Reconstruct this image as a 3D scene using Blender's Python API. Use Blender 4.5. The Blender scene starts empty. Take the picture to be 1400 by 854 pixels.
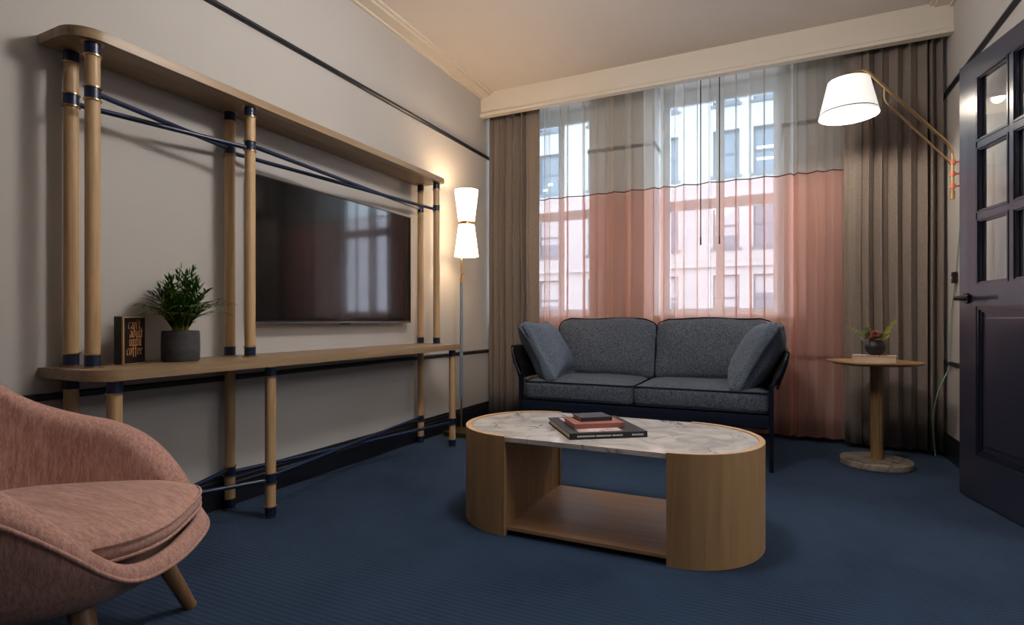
import bpy, bmesh, math, random
from mathutils import Vector, Matrix, noise
R = math.radians
PI = math.pi
scn = bpy.context.scene
COL = scn.collection

# ------------------------------------------------------------------ materials
def srgb(r, g, b):
    f = lambda c: (c/255/12.92) if c/255 <= .04045 else ((c/255+.055)/1.055)**2.4
    return (f(r), f(g), f(b), 1)

class NM:
    def __init__(s, name):
        s.m = bpy.data.materials.new(name); s.m.use_nodes = True
        s.t = s.m.node_tree; s.n = s.t.nodes; s.l = s.t.links
        s.b = s.n['Principled BSDF']; s.out = s.n['Material Output']
    def add(s, t, **k):
        n = s.n.new(t)
        for a, v in k.items():
            if a.startswith('i_'): n.inputs[a[2:]].default_value = v
            else: setattr(n, a, v)
        return n
    def link(s, a, b): s.l.new(a, b)
    def coords(s, scale=(1,1,1), kind='Object', rot=(0,0,0)):
        tc = s.add('ShaderNodeTexCoord'); mp = s.add('ShaderNodeMapping')
        mp.inputs['Scale'].default_value = scale
        mp.inputs['Rotation'].default_value = rot
        s.link(tc.outputs[kind], mp.inputs['Vector']); return mp.outputs['Vector']
    def ramp(s, fac, stops):
        r = s.add('ShaderNodeValToRGB'); e = r.color_ramp.elements
        while len(e) < len(stops): e.new(.5)
        for i, (p, c) in enumerate(stops):
            e[i].position = p; e[i].color = c
        s.link(fac, r.inputs['Fac']); return r.outputs['Color']
    def noise(s, vec, scale, detail=4, rough=.55, dist=0):
        n = s.add('ShaderNodeTexNoise'); n.inputs['Scale'].default_value = scale
        n.inputs['Detail'].default_value = detail; n.inputs['Roughness'].default_value = rough
        n.inputs['Distortion'].default_value = dist
        s.link(vec, n.inputs['Vector']); return n.outputs['Fac']
    def bump(s, h, strength=.3, dist=.002):
        b = s.add('ShaderNodeBump'); b.inputs['Strength'].default_value = strength
        b.inputs['Distance'].default_value = dist
        s.link(h, b.inputs['Height']); s.link(b.outputs['Normal'], s.b.inputs['Normal'])
    def set(s, **k):
        for a, v in k.items(): s.b.inputs[a.replace('_', ' ')].default_value = v
        return s

def plain(name, col, rough=.5, metal=0, coat=0, spec=.5, mott=0):
    m = NM(name); m.set(Roughness=rough, Metallic=metal)
    m.b.inputs['Coat Weight'].default_value = coat
    m.b.inputs['Specular IOR Level'].default_value = spec
    v = m.coords((1,1,1)); f = m.noise(v, 9, 3)
    k = 1-mott
    c2 = (col[0]*k, col[1]*k, col[2]*k, 1)
    m.link(m.ramp(f, [(.3, c2), (.7, col)]), m.b.inputs['Base Color'])
    return m.m

def wood(name, axis, dark, light, rough=.42, fine=1.0):
    m = NM(name); m.set(Roughness=rough)
    sc = [26*fine]*3; sc[axis] = 1.3*fine
    v = m.coords(tuple(sc))
    f = m.noise(v, 1.0, 6, .6, .6)
    sc2 = [150*fine]*3; sc2[axis] = 3
    f2 = m.noise(m.coords(tuple(sc2)), 1.0, 3, .6)
    mx = m.add('ShaderNodeMath', operation='MULTIPLY_ADD'); m.link(f2, mx.inputs[0]); mx.inputs[1].default_value = .35
    m.link(f, mx.inputs[2])
    mid = tuple((a+b)/2 for a, b in zip(dark, light))
    c = m.ramp(mx.outputs[0], [(.42, dark), (.62, mid), (.85, light)])
    m.link(c, m.b.inputs['Base Color']); m.bump(f2, .15, .001)
    return m.m

def fabric(name, c1, c2, scale=900, stretch=(1,1,1), rough=.95, bump=.35, sheen=.0):
    m = NM(name); m.set(Roughness=rough); m.b.inputs['Specular IOR Level'].default_value = .15
    m.b.inputs['Sheen Weight'].default_value = sheen
    v = m.coords(stretch); f = m.noise(v, scale, 3, .7)
    g = m.noise(v, scale*.25, 2, .6)
    mx = m.add('ShaderNodeMath', operation='ADD'); m.link(f, mx.inputs[0]); m.link(g, mx.inputs[1])
    hf = m.add('ShaderNodeMath', operation='MULTIPLY'); m.link(mx.outputs[0], hf.inputs[0]); hf.inputs[1].default_value = .5
    m.link(m.ramp(hf.outputs[0], [(.38, c1), (.62, c2)]), m.b.inputs['Base Color'])
    m.bump(f, bump, .0015)
    return m.m

M = {}
M['wall'] = NM('wall_paint'); _m = M['wall']; _m.set(Roughness=.8)
_v = _m.coords((1,1,1)); _f = _m.noise(_v, 300, 2)
_m.link(_m.ramp(_m.noise(_v, 1.5, 2), [(.3, srgb(181,177,173)), (.7, srgb(185,181,177))]), _m.b.inputs['Base Color']); _m.bump(_f, .08, .0008)
M['wall'] = _m.m
M['ceil'] = plain('ceiling_paint', srgb(214,206,198), .85, mott=.02)
M['trimw'] = plain('cream_trim_paint', srgb(216,206,192), .6, mott=.02)
M['trimd'] = plain('dark_navy_trim_paint', srgb(27,29,38), .45, mott=.15)
M['base'] = plain('black_navy_baseboard_paint', srgb(22,24,32), .4, mott=.15)
M['navy'] = plain('navy_enamel', srgb(15,33,64), .34, mott=.12, coat=0)
M['brass'] = plain('aged_brass', srgb(196,166,122), .3, 1, mott=.1)
M['brassd'] = plain('dark_brass', srgb(140,116,80), .38, 1, mott=.15)
M['postwood'] = wood('post_oak', 2, srgb(152,120,82), srgb(200,168,126))
M['shelfwood'] = wood('shelf_oak', 1, srgb(112,92,68), srgb(156,130,100))
M['tablewood'] = wood('drum_oak_veneer', 2, srgb(164,128,86), srgb(188,152,108), .45, 1.4)
M['tablewoodh'] = wood('plinth_oak_veneer', 0, srgb(160,126,90), srgb(188,150,112), .4, 1.2)
M['sidewood'] = wood('side_table_oak', 0, srgb(140,106,70), srgb(184,144,98), .4)
M['sidepost'] = wood('side_table_post_oak', 2, srgb(104,80,48), srgb(140,110,68), .45)
M['legwood'] = wood('chair_leg_oak', 2, srgb(96,70,46), srgb(140,106,72), .45)
M['sofa'] = fabric('blue_grey_melange', srgb(38,48,64), srgb(106,113,124), 620, (1,1,.45))
M['sofac'] = fabric('blue_grey_arm_cushion', srgb(56,66,82), srgb(118,128,142), 620)
M['sofapipe'] = fabric('navy_piping', srgb(20,26,38), srgb(34,40,54), 600)
M['canvas'] = fabric('navy_canvas', srgb(14,20,34), srgb(26,34,52), 800)
M['sofaframe'] = plain('navy_black_steel', srgb(12,20,38), .35, .3, mott=.1)
M['leather'] = plain('black_leather', srgb(24,22,24), .35, 0, .1, mott=.3)
M['heavy'] = fabric('taupe_curtain_cloth', srgb(114,104,96), srgb(136,124,115), 700, (1,1,.35), .9, .25, .1)
M['pink'] = fabric('pink_streaked_tweed', srgb(152,110,99), srgb(190,152,140), 520, (1,1,.05), .95, .5, .15)
M['pinks'] = fabric('pink_seat_tweed', srgb(156,116,105), srgb(190,153,141), 420, (.07,1,1), .95, .45, .15)
M['blackmetal'] = plain('black_door_hardware', srgb(14,14,17), .35, .4, mott=.1)
M['doorp'] = plain('slate_navy_door_paint', srgb(43,45,62), .3, 0, .25, mott=.05)
M['doorp2'] = plain('navy_moulding_paint', srgb(22,26,42), .3, 0, .25, mott=.05)
M['coral'] = plain('coral_enamel', srgb(214,120,98), .4, mott=.05)
M['mint'] = plain('mint_fabric_cord', srgb(138,176,160), .8, mott=.25)
M['bluepole'] = plain('grey_blue_pole_paint', srgb(122,138,152), .4, mott=.05)
M['black'] = plain('black_plastic', srgb(12,12,13), .4, mott=.2)
M['white'] = plain('white_print', srgb(200,200,196), .6, mott=.1)
M['grey'] = plain('window_frame_paint', srgb(222,226,228), .5, mott=.04)
M['screen'] = plain('tv_screen_glass', (.006,.006,.007,1), .09, 0, .3, mott=.0)
M['soil'] = fabric('moss_soil', srgb(40,42,20), srgb(86,90,40), 120, bump=1)
M['cover_black'] = plain('black_book_cover', srgb(16,17,21), .6, mott=.2)
M['cover_coral'] = plain('coral_book_cloth', srgb(150,92,82), .7, mott=.12)
M['cover_slate'] = plain('slate_notebook_cover', srgb(44,46,54), .5, mott=.15)
M['pages'] = plain('paper_page_block', srgb(214,196,172), .8, mott=.12)
M['photo'] = NM('pink_cover_photo'); _m = M['photo']; _m.set(Roughness=.4)
_m.link(_m.ramp(_m.noise(_m.coords(), 22, 4, .6, 1), [(.35, srgb(110,74,74)), (.5, srgb(188,160,158)), (.65, srgb(214,202,198))]), _m.b.inputs['Base Color']); M['photo'] = _m.m
M['cream_cover'] = NM('cream_illustrated_cover'); _m = M['cream_cover']; _m.set(Roughness=.45)
_m.link(_m.ramp(_m.noise(_m.coords(), 40, 3, .5, 1), [(.36, srgb(120,60,50)), (.44, srgb(214,186,166)), (.7, srgb(222,200,182))]), _m.b.inputs['Base Color']); M['cream_cover'] = _m.m
M['gold'] = plain('copper_lettering', srgb(214,150,98), .5, 0, mott=.3)
M['rawwood'] = wood('raw_wood_edge', 2, srgb(120,86,52), srgb(196,158,112), .6)
M['vase'] = plain('black_ceramic', srgb(28,27,31), .42, mott=.2)
M['leaf'] = plain('palm_leaf_green', srgb(62,102,38), .5, mott=.4)
M['leaf2'] = plain('sage_leaf', srgb(136,152,112), .6, mott=.3)
M['leaf3'] = plain('lime_sprig', srgb(164,164,70), .6, mott=.35)
M['petal'] = plain('rust_petals', srgb(190,112,84), .6, mott=.7)
M['socket'] = plain('tan_outlet_plate', srgb(120,88,74), .5, mott=.05)

# concrete pot
m = NM('charcoal_concrete'); m.set(Roughness=.8)
f = m.noise(m.coords((1,1,3)), 14, 8, .7)
m.link(m.ramp(f, [(.3, srgb(44,44,46)), (.6, srgb(62,62,65)), (.8, srgb(92,90,88))]), m.b.inputs['Base Color']); m.bump(f, .4, .003); M['concrete'] = m.m
# marble
def marble(name, base, vein, grey):
    m = NM(name); m.set(Roughness=.07); m.b.inputs['Coat Weight'].default_value = .3
    v = m.coords((1,1,1))
    n1 = m.add('ShaderNodeTexNoise'); n1.inputs['Scale'].default_value = 3.2; n1.inputs['Detail'].default_value = 7; n1.inputs['Roughness'].default_value = .62
    m.link(v, n1.inputs['Vector'])
    mixv = m.add('ShaderNodeVectorMath', operation='MULTIPLY_ADD'); m.link(n1.outputs['Color'], mixv.inputs[0]); mixv.inputs[1].default_value = (.55,.55,.55); m.link(v, mixv.inputs[2])
    vo = m.add('ShaderNodeTexVoronoi', feature='DISTANCE_TO_EDGE'); vo.inputs['Scale'].default_value = 5.5; m.link(mixv.outputs[0], vo.inputs['Vector'])
    veins = m.ramp(vo.outputs['Distance'], [(0, (1,1,1,1)), (.012, (.55,.55,.55,1)), (.05, (0,0,0,1))])
    mask = m.ramp(m.noise(v, 3.5, 3), [(.42, (0,0,0,1)), (.6, (1,1,1,1))])
    mm = m.add('ShaderNodeMath', operation='MULTIPLY'); m.link(veins, mm.inputs[0]); m.link(mask, mm.inputs[1])
    cloud = m.ramp(m.noise(v, 6, 8, .65, 1.2), [(.36, grey), (.58, base)])
    mc = m.add('ShaderNodeMix', data_type='RGBA'); m.link(mm.outputs[0], mc.inputs[0]); m.link(cloud, mc.inputs[6]); mc.inputs[7].default_value = vein
    m.link(mc.outputs[2], m.b.inputs['Base Color']); return m.m
M['marble'] = marble('white_veined_marble', srgb(226,220,214), srgb(92,90,94), srgb(186,181,179))
M['marble2'] = marble('grey_marble_base', srgb(170,158,142), srgb(110,100,90), srgb(128,120,110))
# carpet
m = NM('blue_ribbed_carpet'); m.set(Roughness=1); m.b.inputs['Specular IOR Level'].default_value = .1; m.b.inputs['Sheen Weight'].default_value = .05
v = m.coords((1,1,1), 'Object')
wv = m.add('ShaderNodeTexWave', wave_type='BANDS', bands_direction='Y'); wv.inputs['Scale'].default_value = 15; wv.inputs['Distortion'].default_value = .5
wv.inputs['Detail'].default_value = 2; wv.inputs['Detail Scale'].default_value = 4; m.link(v, wv.inputs['Vector'])
w2 = m.add('ShaderNodeTexWave', wave_type='BANDS', bands_direction='X'); w2.inputs['Scale'].default_value = 26; w2.inputs['Distortion'].default_value = 1; m.link(v, w2.inputs['Vector'])
wm = m.add('ShaderNodeMath', operation='MULTIPLY_ADD'); m.link(w2.outputs['Fac'], wm.inputs[0]); wm.inputs[1].default_value = .35; m.link(wv.outputs['Fac'], wm.inputs[2])
nf = m.noise(v, 700, 2, .7); ns = m.noise(v, 2.2, 3, .6)
h = m.add('ShaderNodeMath', operation='ADD'); m.link(wm.outputs[0], h.inputs[0]); m.link(nf, h.inputs[1])
a1 = m.add('ShaderNodeMath', operation='MULTIPLY_ADD'); m.link(wm.outputs[0], a1.inputs[0]); a1.inputs[1].default_value = .22; m.link(ns, a1.inputs[2])
a2 = m.add('ShaderNodeMath', operation='MULTIPLY_ADD'); m.link(nf, a2.inputs[0]); a2.inputs[1].default_value = .5; m.link(a1.outputs[0], a2.inputs[2])
m.link(m.ramp(a2.outputs[0], [(.55, srgb(25,43,66)), (1.0, srgb(44,64,90))]), m.b.inputs['Base Color'])
m.bump(h.outputs[0], .7, .004); M['carpet'] = m.m
# sheers
def sheer(name, tint, cloth, op, grain):
    m = NM(name); n = m.n; n.remove(m.b)
    tr = m.add('ShaderNodeBsdfTransparent'); tr.inputs[0].default_value = tint
    df = m.add('ShaderNodeBsdfDiffuse'); df.inputs[0].default_value = cloth
    tl = m.add('ShaderNodeBsdfTranslucent'); tl.inputs[0].default_value = cloth
    mx = m.add('ShaderNodeMixShader'); mx.inputs[0].default_value = .55
    m.link(df.outputs[0], mx.inputs[1]); m.link(tl.outputs[0], mx.inputs[2])
    lw = m.add('ShaderNodeLayerWeight'); lw.inputs['Blend'].default_value = .5
    pw = m.add('ShaderNodeMath', operation='POWER'); m.link(lw.outputs['Facing'], pw.inputs[0]); pw.inputs[1].default_value = 2.2
    wv = m.noise(m.coords((1,1,.6)), grain, 2)
    s1 = m.add('ShaderNodeMath', operation='MULTIPLY_ADD'); m.link(pw.outputs[0], s1.inputs[0]); s1.inputs[1].default_value = 1.1
    s0 = m.add('ShaderNodeMath', operation='MULTIPLY_ADD'); m.link(wv, s0.inputs[0]); s0.inputs[1].default_value = .12; s0.inputs[2].default_value = op-.06
    m.link(s0.outputs[0], s1.inputs[2])
    cl = m.add('ShaderNodeClamp'); cl.inputs['Max'].default_value = .93; m.link(s1.outputs[0], cl.inputs[0])
    fin = m.add('ShaderNodeMixShader'); m.link(cl.outputs[0], fin.inputs[0]); m.link(tr.outputs[0], fin.inputs[1]); m.link(mx.outputs[0], fin.inputs[2])
    m.link(fin.outputs[0], m.out.inputs['Surface']); return m.m
M['sheer_top'] = sheer('grey_net_voile', (1,1,1,1), srgb(218,214,208), .36, 700)
M['sheer_pink'] = sheer('pink_voile', (1,.93,.95,1), srgb(234,186,170), .50, 500)
# glass (thin)
m = NM('clear_window_glass'); m.n.remove(m.b)
tr = m.add('ShaderNodeBsdfTransparent'); tr.inputs[0].default_value = (.95,.97,.97,1)
gl = m.add('ShaderNodeBsdfGlossy'); gl.inputs['Roughness'].default_value = .02
fr = m.add('ShaderNodeFresnel'); fr.inputs[0].default_value = 1.45
ge = m.add('ShaderNodeNewGeometry'); iv = m.add('ShaderNodeMath', operation='SUBTRACT'); iv.inputs[0].default_value = 1; m.link(ge.outputs['Backfacing'], iv.inputs[1])
fm = m.add('ShaderNodeMath', operation='MULTIPLY'); m.link(fr.outputs[0], fm.inputs[0]); m.link(iv.outputs[0], fm.inputs[1])
mx = m.add('ShaderNodeMixShader'); m.link(fm.outputs[0], mx.inputs[0]); m.link(tr.outputs[0], mx.inputs[1]); m.link(gl.outputs[0], mx.inputs[2])
m.link(mx.outputs[0], m.out.inputs['Surface']); M['glass'] = m.m
def emis(name, col, st):
    m = NM(name); m.set(Roughness=.8); m.b.inputs['Base Color'].default_value = (.9,.88,.84,1)
    m.b.inputs['Emission Color'].default_value = col; m.b.inputs['Emission Strength'].default_value = st; return m.m
M['shade_floor'] = emis('lit_white_floor_lamp_shade', (1,.72,.45,1), 7.0)
M['shade_wall'] = emis('lit_white_linen_shade', (1,.96,.91,1), .62)
M['bulb'] = emis('warm_bulb', (1,.75,.5,1), 14)
M['tube'] = emis('office_tube', (1,1,1,1), 1.6)
M['globe'] = emis('fill_globe_glow', (1,.94,.89,1), 80.0)  # glow of the unseen globe added to brighten the room
# facade
m = NM('pale_stone_facade'); m.set(Roughness=.9)
br = m.add('ShaderNodeTexBrick'); br.inputs['Scale'].default_value = 1.0; br.inputs['Mortar Size'].default_value = .008
br.inputs['Brick Width'].default_value = 1.1; br.inputs['Row Height'].default_value = .5
br.inputs['Color1'].default_value = srgb(128,127,124); br.inputs['Color2'].default_value = srgb(123,122,120); br.inputs['Mortar'].default_value = srgb(110,110,108)
m.link(m.coords((1,1,1), 'Object', (R(90),0,0)), br.inputs['Vector']); m.link(br.outputs[0], m.b.inputs['Base Color']); M['stone'] = m.m
M['fpane'] = plain('facade_window_glass', srgb(66,80,92), .4, mott=.3)
M['fframe'] = plain('facade_window_frame', srgb(50,62,72), .5, mott=.1)
M['blind'] = plain('facade_blind_cloth', srgb(126,128,128), .9, mott=.05)
M['street'] = plain('asphalt', srgb(120,120,122), .9, mott=.1)

# ------------------------------------------------------------------ mesh helpers
def nb(): return bmesh.new()
def box(bm, x0, x1, y0, y1, z0, z1, mat=None, bev=0):
    vs = [bm.verts.new((x, y, z)) for x in (x0, x1) for y in (y0, y1) for z in (z0, z1)]
    if mat is not None:
        for v in vs: v.co = mat @ v.co
    fs = []
    for f in ((0,1,3,2),(4,6,7,5),(0,4,5,1),(2,3,7,6),(0,2,6,4),(1,5,7,3)):
        fs.append(bm.faces.new([vs[i] for i in f]))
    if bev:
        es = set(e for f in fs for e in f.edges)
        bmesh.ops.bevel(bm, geom=list(es), offset=bev, segments=2, profile=.5, affect='EDGES')
def frames(path, closed=False):
    n = len(path); T = []
    for i in range(n):
        a = path[(i-1) % n] if (closed or i > 0) else path[0]
        b = path[(i+1) % n] if (closed or i < n-1) else path[-1]
        T.append((b-a).normalized())
    ref = Vector((0,0,1)) if abs(T[0].z) < .9 else Vector((1,0,0))
    N = (ref - T[0]*ref.dot(T[0])).normalized(); out = []
    for i in range(n):
        N = (N - T[i]*N.dot(T[i]))
        N.normalize(); out.append((T[i], N.copy(), T[i].cross(N)))
    return out
def tube(bm, path, r, seg=14, closed=False, caps=True):
    path = [Vector(p) for p in path]; fr = frames(path, closed); rings = []
    for i, p in enumerate(path):
        rr = r[i] if isinstance(r, (list, tuple)) else r
        rings.append([bm.verts.new(p + rr*(math.cos(a)*fr[i][1]+math.sin(a)*fr[i][2])) for a in [2*PI*k/seg for k in range(seg)]])
    m = len(rings)
    for i in range(m if closed else m-1):
        A, B = rings[i], rings[(i+1) % m]
        for k in range(seg): bm.faces.new((A[k], A[(k+1) % seg], B[(k+1) % seg], B[k]))
    if caps and not closed:
        bm.faces.new(rings[0][::-1]); bm.faces.new(rings[-1])
def lathe(bm, prof, c, seg=48, closed=False):
    rings = []
    for (r, z) in prof:
        if r < 1e-5: rings.append([bm.verts.new((c[0], c[1], c[2]+z))])
        else: rings.append([bm.verts.new((c[0]+r*math.cos(2*PI*k/seg), c[1]+r*math.sin(2*PI*k/seg), c[2]+z)) for k in range(seg)])
    pr = list(zip(rings, rings[1:]))
    if closed: pr.append((rings[-1], rings[0]))
    for A, B in pr:
        if len(A) == 1 and len(B) == 1: continue
        for k in range(seg):
            k2 = (k+1) % seg
            if len(A) == 1: bm.faces.new((A[0], B[k2], B[k]))
            elif len(B) == 1: bm.faces.new((A[k], A[k2], B[0]))
            else: bm.faces.new((A[k], A[k2], B[k2], B[k]))
def prism(bm, pts, z0, z1, bev=0):
    lo = [bm.verts.new((x, y, z0)) for x, y in pts]; hi = [bm.verts.new((x, y, z1)) for x, y in pts]
    n = len(pts)
    f1 = bm.faces.new(lo[::-1]); f2 = bm.faces.new(hi)
    for i in range(n): bm.faces.new((lo[i], lo[(i+1) % n], hi[(i+1) % n], hi[i]))
    if bev:
        bmesh.ops.bevel(bm, geom=list(f1.edges)+list(f2.edges), offset=bev, segments=2, profile=.5, affect='EDGES')
def extr(bm, prof, a, b, axis):
    """profile (list of 2D in the two other axes) extruded along axis from a to b"""
    def P(t, p):
        if axis == 'x': return (t, p[0], p[1])
        if axis == 'y': return (p[0], t, p[1])
    A = [bm.verts.new(P(a, p)) for p in prof]; B = [bm.verts.new(P(b, p)) for p in prof]; n = len(prof)
    bm.faces.new(A); bm.faces.new(B[::-1])
    for i in range(n): bm.faces.new((A[i], A[(i+1) % n], B[(i+1) % n], B[i]))
def smoothpath(pts, n=8, closed=False):
    P = [Vector(p) for p in pts]; out = []; m = len(P)
    rng = range(m if closed else m-1)
    for i in rng:
        if closed: p0, p1, p2, p3 = P[i-1], P[i], P[(i+1) % m], P[(i+2) % m]
        else: p0, p1, p2, p3 = P[max(i-1,0)], P[i], P[i+1], P[min(i+2,m-1)]
        for k in range(n):
            t = k/n
            out.append(.5*((2*p1)+(-p0+p2)*t+(2*p0-5*p1+4*p2-p3)*t*t+(-p0+3*p1-3*p2+p3)*t**3))
    if not closed: out.append(P[-1])
    return out
def rounded(pts, r, n=6):
    """polyline with filleted corners"""
    P = [Vector(p) for p in pts]; out = [P[0]]
    for i in range(1, len(P)-1):
        a = (P[i-1]-P[i]); b = (P[i+1]-P[i]); rr = min(r, a.length*.45, b.length*.45)
        A = P[i]+a.normalized()*rr; B = P[i]+b.normalized()*rr
        for k in range(n+1):
            t = k/n; out.append(A*(1-t)**2+P[i]*2*t*(1-t)+B*t*t)
    out.append(P[-1]); return out

def mk(name, bm, mat, parent=None, smooth=True, label=None, ang=35):
    if parent is not None and parent.get('_root') is not None:
        org = Vector(parent['_root'])
    elif parent is not None: org = Vector(parent.matrix_world.translation)
    else: org = None
    bmesh.ops.recalc_face_normals(bm, faces=bm.faces)
    me = bpy.data.meshes.new(name)
    if org is None:
        xs = [v.co for v in bm.verts]
        lo = Vector((min(v.x for v in xs), min(v.y for v in xs), min(v.z for v in xs)))
        hi = Vector((max(v.x for v in xs), max(v.y for v in xs), max(v.z for v in xs)))
        org = Vector(((lo.x+hi.x)/2, (lo.y+hi.y)/2, lo.z)); loc = org
    else: loc = None
    bmesh.ops.translate(bm, verts=bm.verts, vec=-org)
    bm.to_mesh(me); bm.free()
    o = bpy.data.objects.new(name, me); COL.objects.link(o); me.materials.append(mat)
    if parent is not None: o.parent = parent
    if loc is not None: o.location = loc
    ORG[o.name] = org
    if smooth:
        for p in me.polygons: p.use_smooth = True
        try: me.set_sharp_from_angle(angle=R(ang))
        except Exception: pass
    if label: o['label'] = label
    return o
ORG = {}
def sub(name, bm, mat, parent, **k):
    """part or sub-part; vertices in world coordinates, parent's world origin known through ORG"""
    org = ORG[parent.name]
    bmesh.ops.recalc_face_normals(bm, faces=bm.faces)
    bmesh.ops.translate(bm, verts=bm.verts, vec=-org)
    me = bpy.data.meshes.new(name); bm.to_mesh(me); bm.free()
    o = bpy.data.objects.new(name, me); COL.objects.link(o); me.materials.append(mat); o.parent = parent
    ORG[o.name] = org.copy()
    if k.get('smooth', True):
        for p in me.polygons: p.use_smooth = True
        try: me.set_sharp_from_angle(angle=R(k.get('ang', 35)))
        except Exception: pass
    if k.get('label'): o['label'] = k['label']
    return o
def thing(name, label, cat, loc, group=None):
    o = bpy.data.objects.new(name, None); COL.objects.link(o); o.location = loc; o.empty_display_size = .1
    o['label'] = label; o['category'] = cat
    if group: o['group'] = group
    ORG[o.name] = Vector(loc); return o
def tag(o, label, cat, group=None):
    o['label'] = label; o['category'] = cat
    if group: o['group'] = group
    return o
def struct(name, bm, mat, label=None, smooth=False):
    o = mk(name, bm, mat, smooth=smooth); o['kind'] = 'structure'
    if label: o['label'] = label
    return o

# ------------------------------------------------------------------ room
XL, XR, YB, YF, ZC = -2.41, 1.04, -2.3, 4.76, 2.96
bm = nb(); box(bm, XL-.2, XR+2.6, YB-.2, 5.25, -.1, 0); struct('floor', bm, M['carpet'], 'dark blue carpet with fine ribs across the room')
bm = nb(); box(bm, XL-.2, XR+2.6, YB-.2, 5.25, ZC, ZC+.1); struct('ceiling', bm, M['ceil'], 'smooth cream ceiling')
bm = nb(); box(bm, XL-.2, XL, YB-.2, 5.25, 0, ZC); struct('wall_left', bm, M['wall'], 'pale greige wall behind the television')
bm = nb(); box(bm, XR, XR+.14, 2.84, 5.25, 0, ZC); box(bm, XR, XR+.14, YB-.2, 1.2, 0, ZC); box(bm, XR, XR+.14, 1.2, 2.84, 2.24, ZC)
struct('wall_right', bm, M['wall'], 'pale cream wall beside the open door')
bm = nb(); box(bm, XL, XR+2.6, YB-.2, YB, 0, ZC); struct('wall_back', bm, M['wall'])
bm = nb(); box(bm, XR+2.4, XR+2.6, YB, 5.25, 0, ZC); box(bm, XR+.14, XR+2.4, 4.6, 4.8, 0, ZC); struct('wall_adjoining', bm, M['wall'])
W1 = (-2.30, -1.497); W2 = (-.922, .067)
bm = nb()
box(bm, XL, XR, YF, 5.25, 0, .93)
for a, b in ((XL, W1[0]), (W1[1], W2[0]), (W2[1], XR)): box(bm, a, b, YF, 5.25, .93, ZC)
struct('wall_front', bm, M['wall'], 'window wall behind the sheer curtains')
# pelmet fascia hiding the curtain tracks
bm = nb(); extr(bm, [(4.40,2.78),(4.40,ZC),(4.445,ZC),(4.445,2.748),(4.385,2.748),(4.385,2.772),(4.393,2.78)], XL, XR, 'x')
struct('trim_1', bm, M['trimw'], 'cream pelmet board across the top of the curtains')
bm = nb(); extr(bm, [(XL,2.915),(XL,ZC),(XL+.125,ZC),(XL+.125,2.945),(XL+.10,2.945),(XL+.10,2.93),(XL+.02,2.93),(XL+.02,2.915)], YB, 4.40, 'y')
struct('trim_2', bm, M['trimw'], 'cream stepped cornice along the left wall')
bm = nb(); extr(bm, [(XR,2.915),(XR,ZC),(XR-.125,ZC),(XR-.125,2.945),(XR-.10,2.945),(XR-.10,2.93),(XR-.02,2.93),(XR-.02,2.915)], YB, 4.40, 'y')
struct('trim_3', bm, M['trimw'], 'cream stepped cornice along the right wall')
def railprof(x, s, z0, z1, d):
    h = z1-z0
    return [(x, z0), (x+s*d*.6, z0), (x+s*d, z0+h*.3), (x+s*d, z0+h*.75), (x+s*d*.55, z1), (x, z1)]
def rail(nm, z0, z1, d, mat, lab, segs):
    bm = nb()
    for ax, x, s, a, b in segs: extr(bm, railprof(x, s, z0, z1, d), a, b, ax)
    return struct(nm, bm, mat, lab)
rail('trim_4', 2.397, 2.425, .022, M['trimd'], 'black picture rail high on the left wall', [('y', XL, 1, YB, YF)])
rail('trim_5', 2.390, 2.418, .022, M['trimd'], 'black picture rail high on the right wall', [('y', XR, -1, 2.4, YF)])
rail('trim_6', 2.397, 2.425, .014, M['trimd'], 'black picture rail strip on the pier between the windows', [('x', YF, -1, W1[1]-.014, W2[0]+.014), ('y', W1[1], -1, YF, 5.1), ('y', W2[0], 1, YF, 5.1)])
rail('trim_7', 2.397, 2.425, .014, M['trimd'], 'black picture rail strip on the pier right of the windows', [('x', YF, -1, W2[1]-.014, XR-.03), ('y', W2[1], -1, YF, 5.1)])
rail('trim_8', .608, .634, .018, M['trimd'], 'black chair rail on the left wall', [('y', XL, 1, YB, YF)])
rail('trim_9', .608, .634, .018, M['trimd'], 'black chair rail on the right wall', [('y', XR, -1, 2.95, YF)])
rail('trim_10', .608, .634, .018, M['trimd'], 'black chair rail below the window sill', [('x', YF, -1, XL+.03, XR-.03)])
def bb(x, s): return [(x,0),(x+s*.022,0),(x+s*.022,.105),(x+s*.017,.112),(x+s*.017,.128),(x+s*.011,.134),(x+s*.008,.15),(x,.15)]
for nm, segs in (('baseboard_left', [('y', XL, 1, YB, YF)]), ('baseboard_right', [('y', XR, -1, 2.95, YF), ('y', XR, -1, YB, 1.1)]), ('baseboard_front', [('x', YF, -1, XL+.03, XR-.03)])):
    bm = nb()
    for ax, x, s, a, b in segs: extr(bm, bb(x, s), a, b, ax)
    struct(nm, bm, M['base'], 'near-black moulded baseboard')
# sills
for i, (a, b) in enumerate((W1, W2)):
    bm = nb(); box(bm, a-.07, b+.07, 4.705, YF, .918, .945, bev=.004); box(bm, a, b, YF, 5.12, .931, .945); box(bm, a-.05, b+.05, 4.738, YF, .845, .918, bev=.003)
    struct('trim_%d' % (11+i), bm, M['trimw'], ('cream sill under the left window', 'cream sill under the wide right window')[i])
# door casing of the opening
bm = nb(); box(bm, XR-.02, XR, 2.84, 2.93, 0, 2.33); box(bm, XR-.02, XR, 1.11, 1.2, 0, 2.33); box(bm, XR-.02, XR, 1.11, 2.93, 2.24, 2.33)
struct('trim_13', bm, M['doorp2'])

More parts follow.
